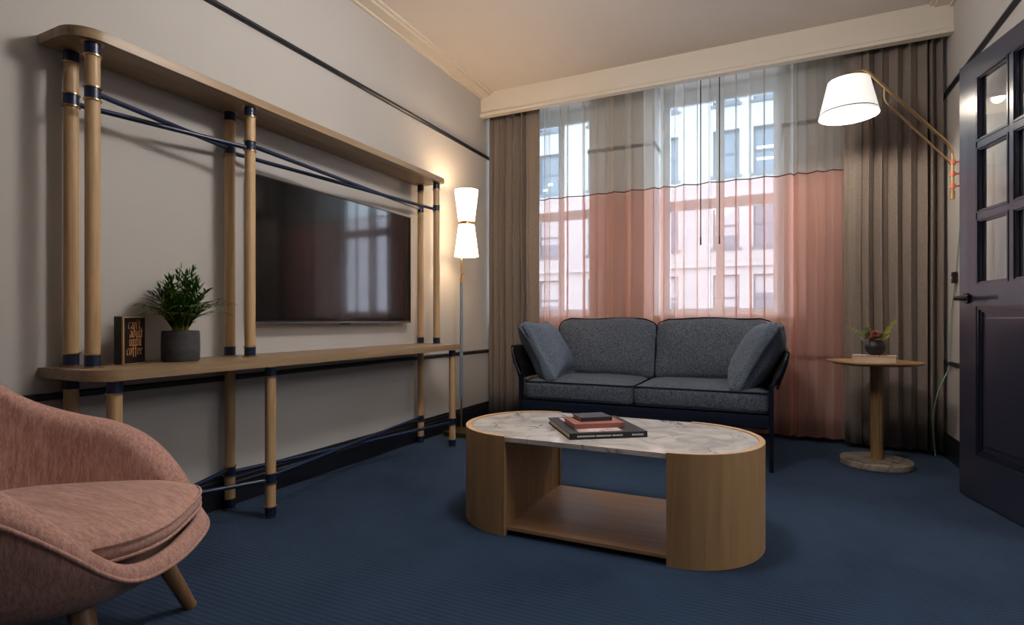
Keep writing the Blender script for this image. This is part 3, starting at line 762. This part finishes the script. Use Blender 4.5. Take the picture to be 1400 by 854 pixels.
# ------------------------------------------------------------------ sofa
def cushion(W, D_, H, r=.04, crown=.03, n=14, seed=0, wr=.006, pinch=0):
    """soft box centred on the origin"""
    bm = nb(); bmesh.ops.create_cube(bm, size=2); bmesh.ops.subdivide_edges(bm, edges=bm.edges, cuts=n, use_grid_fill=True)
    hs = Vector((W/2, D_/2, H/2))
    for v in bm.verts:
        u = v.co.copy(); p = Vector((u.x*hs.x, u.y*hs.y, u.z*hs.z))
        q = Vector([max(-(h-r), min(h-r, c)) for c, h in zip(p, hs)]); d = p-q
        if d.length > 0:
            # spread points on the rounded rim
            p = q+d.normalized()*r if d.length > 1e-6 else p
        fx, fy = 1-u.x**4, 1-u.y**4
        if abs(u.z) > .999: p.z += math.copysign(crown*fx*fy, u.z)
        else: p.z += crown*fx*fy*u.z*abs(u.z)
        if abs(u.x) > .999: p.x += math.copysign(crown*.35*fy*(1-u.z**2), u.x)
        if abs(u.y) > .999: p.y += math.copysign(crown*.35*fx*(1-u.z**2), u.y)
        if pinch:
            e = max(abs(u.x), abs(u.y)); k = (abs(u.x)*abs(u.y))**3
            p.z *= 1-pinch*max(abs(u.x)**3, abs(u.y)**3)
            p.x += math.copysign(.03*k, u.x)-p.x*.05*(1-abs(u.y)**2)*0; p.y += math.copysign(.03*k, u.y)
        nn = noise.noise(Vector((p.x*6, p.y*6, p.z*6+seed*3.1)))
        n2 = noise.noise(Vector((p.x*17, p.y*9, p.z*12+seed*5.7)))
        p += Vector((nn, nn*.5, nn))*wr + Vector((0,0,n2))*wr*.5
        v.co = p
    return bm
def rim(W, D_, z, r=.035, off=0):
    pts = []
    for cx, cy, a0 in ((W/2-r, D_/2-r, 0), (-W/2+r, D_/2-r, 90), (-W/2+r, -D_/2+r, 180), (W/2-r, -D_/2+r, 270)):
        for k in range(6): a = R(a0+90*k/5); pts.append(Vector((cx+(r+off)*math.cos(a), cy+(r+off)*math.sin(a), z)))
    out = []
    for i in range(len(pts)):
        a, b = pts[i], pts[(i+1) % len(pts)]; out.append(a); L = (b-a).length; m_ = int(L/.05)
        for k in range(1, m_): out.append(a.lerp(b, k/m_))
    return out
SX0, SX1, SYF, SYB = -1.655, .0, 3.585, 4.40
sf = thing('sofa', 'two-seat blue-grey fabric sofa with navy metal frame under the window', 'sofa', ((SX0+SX1)/2, 4.0, 0))
def leg(x, y, top, lean=0):
    bm = nb(); box(bm, x-.0125, x+.0125, y-.019, y+.019, .001, top, bev=.003); return sub('leg', bm, M['sofaframe'], sf, smooth=False)
for x in (SX0+.0125, SX1-.0125):
    leg(x, SYF+.02, .52); leg(x, SYB-.03, .60)
bm = nb()
box(bm, SX0+.02, SX1-.02, SYF+.008, SYF+.035, .27, .305); box(bm, SX0+.02, SX1-.02, SYB-.045, SYB-.015, .27, .305)
for x in (SX0+.005, SX1-.03): box(bm, x, x+.025, SYF+.03, SYB-.03, .27, .305)
tube(bm, rounded([(SX0+.02, SYB-.03, .58), (SX0+.02, SYB+.0, .80), (SX1-.02, SYB, .80), (SX1-.02, SYB-.03, .58)], .06), .012, 10)
sub('frame', bm, M['sofaframe'], sf, smooth=False)
# canvas deck and back sling
bm = nb()
n_ = 24
prof = [(SYF+.0,.335),(SYF-.006,.31),(SYF+.0,.262),(SYF+.03,.25),(SYF+.2,.27),(SYB-.06,.28),(SYB-.05,.33),(SYF+.3,.335)]
extr(bm, prof, SX0+.028, SX1-.028, 'x')
extr(bm, [(SYB-.06,.30),(SYB-.045,.30),(SYB+.015,.81),(SYB-.005,.83),(SYB-.02,.81)], SX0+.04, SX1-.04, 'x')
sub('canvas_sling', bm, M['canvas'], sf)
SCX = -.835
for i, (a, b) in enumerate(((SX0+.030, SCX), (SCX+.002, SX1-.030))):
    W = b-a; D_ = .62; Hh = .135; bm = cushion(W, D_, Hh, .028, .026, 16, i+1, .004)
    bmesh.ops.translate(bm, verts=bm.verts, vec=((a+b)/2, SYF+.012+D_/2, .338+Hh/2))
    c_ = sub('seat_cushion', bm, M['sofa'], sf, ang=180)
    bm = nb()
    for z in (Hh/2-.006, -Hh/2+.010):
        p_ = [q+Vector(((a+b)/2, SYF+.012+D_/2, .338+Hh/2)) for q in rim(W, D_, z, .03, .001)]; tube(bm, p_, .0048, 6, closed=True)
    sub('piping', bm, M['sofapipe'], c_)
for i, (a, b) in enumerate(((-1.575, -.80), (-.796, .0))):
    W = b-a; Hh = .16; D_ = .455
    mt = Matrix.Translation(((a+b)/2, 4.245, .675)) @ Matrix.Rotation(R(90-14), 4, 'X')
    bm = cushion(W, D_, Hh, .035, .045, 16, i+7, .009)
    # soft scalloped corners on the top edge
    for v in bm.verts:
        if v.co.y > .12: v.co.y += .005*math.sin(v.co.x*13+i*2)*(v.co.y-.12)/.1 - .035*max(0, (abs(v.co.x)-W/2+.09)/.09)
    bm.transform(mt); c_ = sub('back_cushion', bm, M['sofa'], sf, ang=180)
    bm = nb()
    for z in (Hh/2-.02, -Hh/2+.02):
        rr = rim(W, D_, z, .035, .006)
        for q in rr:
            if q.y > .12: q.y += .005*math.sin(q.x*13+i*2)*(q.y-.12)/.1 - .035*max(0, (abs(q.x)-W/2+.09)/.09)
        tube(bm, [mt @ q for q in rr], .005, 6, closed=True)
    sub('piping', bm, M['sofapipe'], c_)
# arms: bent steel tube with a black leather strap hung over it
for s, xe in ((-1, SX0), (1, SX1)):
    bm = nb()
    pth = rounded([(xe-s*.0125, SYF+.02, .50), (xe+s*.045, SYF+.03, .60), (xe+s*.072, SYF+.04, .70), (xe+s*.072, SYB-.14, .70), (xe-s*.0, SYB-.03, .59)], .05)
    tube(bm, pth, .011, 12); sub('arm_frame', bm, M['sofaframe'], sf)
    prof = []
    inner = [(xe+s*.086,.705),(xe+s*.080,.720),(xe+s*.065,.718),(xe+s*.045,.66),(xe+s*.0,.57),(xe-s*.022,.49)]
    outer = [(xe-s*.012,.487),(xe+s*.012,.565),(xe+s*.058,.652),(xe+s*.068,.700),(xe+s*.072,.69),(xe+s*.060,.64),(xe+s*.040,.55),(xe+s*.012,.49),(xe+s*.026,.487),(xe+s*.046,.55),(xe+s*.076,.64)]
    bm = nb(); extr(bm, inner+outer, SYF+.055, SYB-.18, 'y'); sub('arm_strap', bm, M['leather'], sf, smooth=False)
def arm_pillow(lab, cx, s, seed, cy=3.885):
    W, Hh, T = .50, .44, .17
    # local x -> +y, local y -> up along the lean, local z -> face normal
    up = Vector((s*.235, 0, .40)).normalized(); wv = Vector((s*.06, 1, 0)).normalized(); nz = wv.cross(up)
    if nz.x*s > 0: nz = -nz
    mt = Matrix(((wv.x, up.x, nz.x, cx), (wv.y, up.y, nz.y, cy), (wv.z, up.z, nz.z, .672), (0,0,0,1)))
    bm = cushion(W, Hh, T, .05, .04, 16, seed, .014, .45)
    bm.transform(mt)
    root = mk('arm_pillow', bm, M['sofac'], ang=180); tag(root, lab, 'pillow', 'loose arm pillows on the sofa')
    bm = nb(); rr = []
    for q in rim(W, Hh, 0, .05, .004):
        u, v = q.x/(W/2), q.y/(Hh/2); k = (min(1,abs(u))*min(1,abs(v)))**3
        rr.append(mt @ Vector((q.x+math.copysign(.03*k, u), q.y+math.copysign(.03*k, v), .0)))
    tube(bm, rr, .0045, 6, closed=True); sub('piping', bm, M['sofapipe'], root)
    return root
arm_pillow('grey-blue pillow leaning on the left arm of the sofa', -1.545, -1, 31)
arm_pillow('grey-blue pillow leaning on the right arm of the sofa, nearest the side table', -.095, 1, 47)

# ------------------------------------------------------------------ side table
TC = Vector((.565, 4.08, 0))
stb = thing('side_table', 'small oak pedestal side table on a marble disc beside the right curtain', 'table', TC)
bm = nb(); lathe(bm, [(0,.001),(.193,.001),(.196,.004),(.196,.034),(.192,.038),(0,.038)], TC+Vector((.01,.0,0)), 72); sub('base', bm, M['marble2'], stb, label='grey marble disc')
bm = nb(); pts = []
for k in range(64):
    a = 2*PI*k/64; r_ = .034+.0035*abs(math.cos(4*a)); pts.append((TC.x+.015+r_*math.cos(a), TC.y+r_*math.sin(a)))
pts = []
for k in range(12):
    for j, rr in ((0,.0345),(1,.0345),(2,.0315)):
        a = 2*PI*(k+j*.36)/12; pts.append((TC.x+.015+rr*math.cos(a), TC.y+rr*math.sin(a)))
prism(bm, pts, .038, .628); sub('post', bm, M['sidepost'], stb, smooth=False)
def sq(c, a, n, rot, N=96):
    out = []
    for k in range(N):
        t_ = 2*PI*k/N; c_, s_ = math.cos(t_), math.sin(t_)
        x = a*math.copysign(abs(c_)**(2/n), c_); y = a*math.copysign(abs(s_)**(2/n), s_)
        out.append((c.x+x*math.cos(rot)-y*math.sin(rot), c.y+x*math.sin(rot)+y*math.cos(rot)))
    return out
bm = nb(); o1 = sq(TC, .235, 2.9, R(22)); o2 = sq(TC, .20, 2.9, R(22))
lo = [bm.verts.new((x,y,.626)) for x,y in o2]; md = [bm.verts.new((x,y,.640)) for x,y in o1]; hi = [bm.verts.new((x,y,.647)) for x,y in o1]
bm.faces.new(lo[::-1]); bm.faces.new(hi)
for A_, B_ in ((lo, md), (md, hi)):
    for k in range(96): bm.faces.new((A_[k], A_[(k+1)%96], B_[(k+1)%96], B_[k]))
sub('table_top', bm, M['sidewood'], stb)
book('hardback_book', 'cream illustrated hardback lying on the oak side table under a vase', Vector((.553, 3.985, .6475)), R(-8), .225, .15, .041, M['cream_cover'], 'book on the side table', spine_side='left')
VC = Vector((.56, 4.0, .689))
vs = thing('flower_vase', 'small round black vase with rust flower and green sprigs on the side table', 'vase', VC)
bm = nb(); lathe(bm, [(0,0),(.028,0),(.034,.003),(.049,.02),(.056,.042),(.053,.065),(.043,.083),(.036,.089),(.032,.089),(.036,.08),(.04,.07),(0,.06)], VC, 40); sub('vase_body', bm, M['vase'], vs)
rd = random.Random(9)
bm = nb()
FC = VC+Vector((-.008,-.012,.115))
for i in range(90):
    th_ = math.acos(rd.uniform(-.45, 1)); ph = rd.uniform(0, 2*PI)
    d = Vector((math.sin(th_)*math.cos(ph), math.sin(th_)*math.sin(ph), math.cos(th_)))
    b = FC+Vector((d.x*.034, d.y*.034, d.z*.020)); sdv = d.cross(Vector((0,0,1.01))).normalized()*.0085; tip = b+d*.022+Vector((0,0,.005))
    v = [bm.verts.new(q) for q in (b-sdv*.5, b+d*.01-sdv, tip, b+d*.01+sdv, b+sdv*.5)]; bm.faces.new(v)
bmesh.ops.create_icosphere(bm, subdivisions=2, radius=.032, matrix=Matrix.Translation(FC) @ Matrix.Diagonal((1,1,.6,1)))
sub('flower_head', bm, M['petal'], vs)
bm = nb()
def sprig(bm, a, b, n, L, w, wob=.25, rd=rd):
    a = Vector(a); b = Vector(b); tube(bm, [a, a.lerp(b,.5)+Vector((0,0,.006)), b], .0014, 5)
    for k in range(n):
        q = (k+1)/n; p = a.lerp(b, .25+.75*q)
        dr = (b-a).normalized()
        for s in (-1,1):
            sd = dr.cross(Vector((.2,-1,.1))).normalized()*s
            leaflet(bm, p, (dr*.8+sd*rd.uniform(.4,1)+Vector((0,rd.uniform(-.4,.1),rd.uniform(0,.4)))).normalized(), L*rd.uniform(.7,1.1), w, Vector((0,-1,.3)))
sprig(bm, VC+Vector((.01,0,.08)), VC+Vector((.095,-.01,.205)), 9, .022, .006)
sprig(bm, VC+Vector((.01,-.02,.08)), VC+Vector((.065,-.03,.155)), 6, .024, .008)
sprig(bm, VC+Vector((.02,-.02,.085)), VC+Vector((.055,-.035,.12)), 6, .024, .008)
sprig(bm, VC+Vector((-.01,.01,.08)), VC+Vector((-.035,.01,.19)), 5, .016, .004)
sprig(bm, VC+Vector((-.02,-.01,.09)), VC+Vector((-.145,-.02,.175)), 6, .020, .003)
sub('lime_sprigs', bm, M['leaf3'], vs)
bm = nb()
for c, r_ in (((-.055,-.015,.135),.026), ((-.062,-.02,.108),.020), ((-.04,.01,.15),.018)):
    c = VC+Vector(c); vsx = [bm.verts.new(c+Vector((r_*math.cos(2*PI*k/14), .006*math.cos(4*PI*k/14), r_*math.sin(2*PI*k/14)))) for k in range(14)]
    cv = bm.verts.new(c+Vector((0,.006,0)))
    for k in range(14): bm.faces.new((cv, vsx[k], vsx[(k+1)%14]))
    tube(bm, [VC+Vector((-.01,0,.08)), c], .0012, 5)
sub('round_leaves', bm, M['leaf2'], vs)

# ------------------------------------------------------------------ armchair
AC = Vector((-1.690, .735, 0)); Fv = Vector((.78, .626, 0)).normalized(); Lv = Vector((-Fv.y, Fv.x, 0))
ac = thing('armchair', 'pink tweed shell armchair with wooden legs in the left foreground', 'armchair', AC)
def AP(f, l, z): return AC+Fv*f+Lv*l+Vector((0,0,z))
def sm(a, b, x): t_ = max(0, min(1, (x-a)/(b-a))); return t_*t_*(3-2*t_)
HF, HL = .40, .375     # half sizes: forward/back, sideways
def plan(phi, k=1.0):
    c, s = math.cos(phi), math.sin(phi); n = 2.5
    f = math.copysign(abs(c)**(2/n), c); l = math.copysign(abs(s)**(2/n), s)
    return f*(.395 if f > 0 else .44)*k, l*HL*k
def rimh(phi):
    f, l = plan(phi)
    if f > .20 and abs(l) < .375:
        a = abs(phi)
    a = abs(phi)   # 0 front, pi back
    # lip at the front, sweeping up over the arms, higher at the back
    h = .345
    pts = [(0,.335),(R(34),.335),(R(44),.36),(R(56),.44),(R(70),.525),(R(84),.580),(R(100),.622),(R(115),.668),(R(128),.740),(R(143),.815),(R(180),.84)]
    for (a0, h0), (a1, h1) in zip(pts, pts[1:]):
        if a0 <= a <= a1: t_ = (a-a0)/(a1-a0); return h0+(h1-h0)*t_
    return pts[-1][1]
def rimh_s(phi): return sum(rimh(max(-PI, min(PI, phi+d)) if abs(phi+d) <= PI else 2*PI-abs(phi+d)) for d in (-.12,-.06,0,.06,.12))/5
NS = 128; prof_rows = None; bm = nb(); rings = []
pipe_path = []
for k in range(NS):
    phi = -PI+2*PI*k/NS; h = rimh_s(phi); a = abs(phi)
    arm = sm(R(38), R(72), a)           # 0 in the lip region
    back = sm(R(110), R(150), a)
    T = .05+.055*arm                     # wall thickness
    f1, l1 = plan(phi); nrm_ = Vector((f1, l1, 0)).normalized()
    def pt(kk, inset, z, lean=0): f_, l_ = plan(phi, kk); q = nrm_*(-inset+lean); return AP(f_+q.x, l_+q.y, z)
    lean = -.02+.05*back+.02*arm
    zb = .235
    col_ = [AP(0,0,zb-.0), pt(.40,0,zb), pt(.66,0,zb+.006), pt(.80,0,zb+.03), pt(.90,0,zb+.075-.01*(1-arm))]
    zo = h-.028-.014*arm
    for q in (.35, .7, 1.0):
        z = (zb+.075)+(zo-(zb+.075))*q; kk = .90+.10*math.sin(q*PI/2); col_.append(pt(kk, 0, z, lean*q))
    rt = T/2
    pipe_path.append(pt(1.0, -.002, zo, lean))
    for q in range(1, 7):
        b_ = PI*q/7; col_.append(pt(1.0, rt-rt*math.cos(b_), zo+(.034+.014*arm)*math.sin(b_), lean))
    zi = .325
    col_.append(pt(1.0, T, zo, lean))
    for q in (.5, 1.0):
        z = zo+(zi-zo)*q if zo > zi else zi-.01
        col_.append(pt(1.0-.07*q*arm, T, z, lean*(1-q)))
    col_.append(pt(.70, .03, .315)); col_.append(pt(.4, 0, .315)); col_.append(AP(0,0,.315))
    rings.append([bm.verts.new(c) for c in col_])
for k in range(NS):
    A_, B_ = rings[k], rings[(k+1) % NS]
    for j in range(len(A_)-1): bm.faces.new((A_[j], B_[j], B_[j+1], A_[j+1]))
bmesh.ops.remove_doubles(bm, verts=bm.verts, dist=1e-5)
shell = sub('shell', bm, M['pink'], ac, ang=180)
sd_ = shell.modifiers.new('soft', 'SUBSURF'); sd_.levels = 1; sd_.render_levels = 2
bm = nb(); pp = [p for k, p in enumerate(pipe_path)]; tube(bm, pp, .005, 8, closed=True); sub('piping', bm, M['pink'], shell, ang=180)
# seams where the back meets the arms
for s in (-1, 1):
    phi = s*R(121); h = rimh_s(phi); f1, l1 = plan(phi); nn = Vector((f1,l1,0)).normalized()
    pth = []
    for q in range(12):
        z = h+.004-(h-.36)*q/11; ins = .078 if q > 1 else (.03, .062)[q]
        ff, ll = plan(phi, 1-.07*q/11); pth.append(AP(ff-nn.x*(ins-.012), ll-nn.y*(ins-.012), z))
    bm = nb(); tube(bm, pth, .004, 6); sub('seam', bm, M['pink'], shell)
# seat cushion
bm = nb(); NC = 72; outl = []
for k in range(NC):
    ph = 2*PI*k/NC; c, s = math.cos(ph), math.sin(ph); n = 3.4
    f = math.copysign(abs(c)**(2/n), c); l = math.copysign(abs(s)**(2/n), s)
    outl.append((f*(.352 if f > 0 else .29)*(1 if f < 0 else 1)-.0, l*.292*(1-.06*max(0, f))))
R1 = []
zc0, zc1 = .362, .402
for q, (kk, z) in enumerate(((.93, zc0), (1.0, zc0+.006), (1.012, (zc0+zc1)/2), (1.0, zc1-.004), (.985, zc1+.004), (.9, zc1+.015), (.7, zc1+.026), (.4, zc1+.030), (.12, zc1+.030))):
    R1.append([bm.verts.new(AP(f*kk, l*kk, z)) for f, l in outl])
for A_, B_ in zip(R1, R1[1:]):
    for k in range(NC): bm.faces.new((A_[k], A_[(k+1)%NC], B_[(k+1)%NC], B_[k]))
bm.faces.new(R1[0][::-1]); bm.faces.new(R1[-1])
sc_ = sub('seat_cushion', bm, M['pinks'], ac, ang=180)
bm = nb(); tube(bm, [AP(f*1.004, l*1.004, zc1-.001) for f, l in outl], .004, 6, closed=True); tube(bm, [AP(f*1.004, l*1.004, zc0+.004) for f, l in outl], .004, 6, closed=True); sub('piping', bm, M['pinks'], sc_)
for f, l, ff, ll in ((.19,.19,.275,.285), (.19,-.19,.275,-.285), (-.19,.19,-.27,.27), (-.19,-.19,-.27,-.27)):
    bm = nb(); tube(bm, [AP(ff,ll,.002), AP(ff*.98,ll*.98,.012), AP(f,l,.262)], [.017,.0185,.027], 20); sub('leg', bm, M['legwood'], ac)

# ------------------------------------------------------------------ outside
YO = 29
bd = thing('stone_building', 'pale stone office building with grey-blue windows across the street', 'building', (-4, 30, -9))
cols_ = [-19.5, -17.6, -14.0, -12.12, -9.2, -7.4, -5.62, -2.73, -.89, 2.0, 4.0, 7.0, 9.0]; WW = 1.21
rows_ = [(-7.65,-5.4), (-4.05,-1.8), (-.45+0,-.45+0)]
rows_ = [(z, z+2.25) for z in (-6.3, -2.7, .9, 4.47, 8.03, 11.55)]
bm = nb()
xs_ = [-26]; 
for c in cols_: xs_ += [c, c+WW]
xs_.append(16)
zs_ = [-9]
for a, b in rows_: zs_ += [a, b]
zs_.append(15.2)
for i in range(len(xs_)-1):
    if i % 2 == 0: box(bm, xs_[i], xs_[i+1], YO, YO+.6, -9, 15.2)
    else:
        for j in range(len(zs_)-1):
            if j % 2 == 0: box(bm, xs_[i], xs_[i+1], YO, YO+.6, zs_[j], zs_[j+1])
for z in (3.55, 14.2, 14.95): box(bm, -26, 16, YO-.18, YO, z, z+.22)
box(bm, -26, 16, YO+1.2, YO+1.5, -9, 15.2)
sub('facade', bm, M['stone'], bd, smooth=False)
rd = random.Random(6)
for c in cols_:
    for j, (a, b) in enumerate(rows_):
        if c < -15 or c > 5 or j < 1 or j > 6: continue
        bm = nb(); e = .07
        box(bm, c, c+e, YO+.22, YO+.32, a, b); box(bm, c+WW-e, c+WW, YO+.22, YO+.32, a, b); box(bm, c+e, c+WW-e, YO+.22, YO+.32, a, a+e); box(bm, c+e, c+WW-e, YO+.22, YO+.32, b-e, b)
        box(bm, c+e, c+WW-e, YO+.2, YO+.3, (a+b)/2-.04, (a+b)/2+.04); box(bm, c-.1, c+WW+.1, YO-.08, YO+.22, a-.12, a)
        w_ = sub('window', bm, M['fframe'], bd, smooth=False)
        bm = nb(); box(bm, c+e, c+WW-e, YO+.26, YO+.28, a+e, b-e); sub('pane', bm, M['fpane'], w_, smooth=False)
        lit = [(c+.15, b-1.05), (c+.15, b-1.6)] if (abs(c+.89) < .01 and j == 4) else ([(c+.1, b-1.15)] if (abs(c+2.73) < .01 and j == 4) else ([(c+.2, b-2.0), (c+.5, b-1.7)] if (abs(c+12.12) < .01 and j == 4) else []))
        if lit:
            bm = nb()
            for q, (lx, lz) in enumerate(lit): box(bm, lx, lx+(.9 if abs(c+.89) < .01 else .25), YO+.245, YO+.259, lz, lz+.12)
            sub('lit_ceiling_lamp', bm, M['tube'], w_, smooth=False)
        elif (j in (2, 3)) and rd.random() < .8:
            bm = nb(); k_ = rd.uniform(.35, .8); box(bm, c+e, c+WW-e, YO+.252, YO+.259, b-e-(b-a-2*e)*k_, b-e); sub('blind', bm, M['blind'], w_, smooth=False)
bm = nb(); box(bm, -30, 20, 5.6, YO+2, -9.3, -9); tag(mk('street', bm, M['street'], smooth=False), 'street surface far below the windows', 'street'); bpy.data.objects['street']['kind'] = 'structure'

# ------------------------------------------------------------------ lights
def light(nm, kind, loc, energy, col, **k):
    d = bpy.data.lights.new(nm, kind); d.energy = energy; d.color = col
    o = bpy.data.objects.new(nm, d); COL.objects.link(o); o.location = loc
    rot = k.pop('rot', None)
    if rot: o.rotation_euler = rot
    for a, v in k.items(): setattr(d, a, v)
    return o
light('sun', 'SUN', (0, -10, 20), 1.2, (1,.98,.95), rot=(R(52), 0, R(-14)), angle=R(3))
for nm, (a, b) in (('sky_portal_left', W1), ('sky_portal_right', W2)):
    o = light(nm, 'AREA', ((a+b)/2, 5.3, 1.95), 1, (1,1,1), rot=(R(-90), 0, 0), shape='RECTANGLE', size=b-a, size_y=2.1); o.data.cycles.is_portal = True
# added soft fill through the door opening, standing in for adjoining-room daylight
light('adjoining_fill_light', 'AREA', (XR+1.7, 1.9, 2.6), 34, (1,.97,.94), rot=(0, R(40), 0), shape='RECTANGLE', size=1.0, size_y=1.6)
# glowing globe added out of view above the room as fill light
PN = Vector((-.65, 2.0, 0))
pd_ = thing('added_fill_globe', 'added white fill globe hung out of view to brighten the room', 'lamp', (PN.x, PN.y, ZC))
bm = nb(); bmesh.ops.create_uvsphere(bm, u_segments=32, v_segments=20, radius=.15, matrix=Matrix.Translation(PN+Vector((0,0,2.52)))); sub('globe', bm, M['globe'], pd_)
bm = nb(); tube(bm, [PN+Vector((0,0,2.66)), PN+Vector((0,0,ZC-.03))], .006, 10); tube(bm, [PN+Vector((0,0,ZC-.03)), PN+Vector((0,0,ZC-.001))], .06, 24); sub('stem', bm, M['brass'], pd_)
light('floor_lamp_up', 'POINT', SC+Vector((0,0,1.86)), 9, (1,.70,.42), shadow_soft_size=.04)
light('floor_lamp_down', 'POINT', SC+Vector((0,0,1.46)), 3, (1,.70,.42), shadow_soft_size=.03)
light('wall_lamp_bulb', 'POINT', Sh+Vector((0,0,2.20)), 13, (1,.86,.72), shadow_soft_size=.03)
w = bpy.data.worlds.new('sky'); scn.world = w; w.use_nodes = True; nt = w.node_tree
bg = nt.nodes['Background']; bg.inputs['Color'].default_value = (.72,.84,1,1); bg.inputs['Strength'].default_value = 9.2

# ------------------------------------------------------------------ camera and view
cam = bpy.data.cameras.new('camera'); co = bpy.data.objects.new('camera', cam); COL.objects.link(co)
co.location = (0,0,.9); co.rotation_euler = (R(90), 0, R(25.46)); cam.sensor_width = 36; cam.lens = 752/1400*36; cam.shift_y = 11/1400
cam.clip_start = .05; cam.clip_end = 200
scn.camera = co
vs_ = scn.view_settings; vs_.view_transform = 'Standard'; vs_.look = 'None'; vs_.gamma = 1; vs_.exposure = 0.15; vs_.use_curve_mapping = False
scn.cycles.max_bounces = 8; scn.cycles.transparent_max_bounces = 16; scn.cycles.sample_clamp_indirect = 6
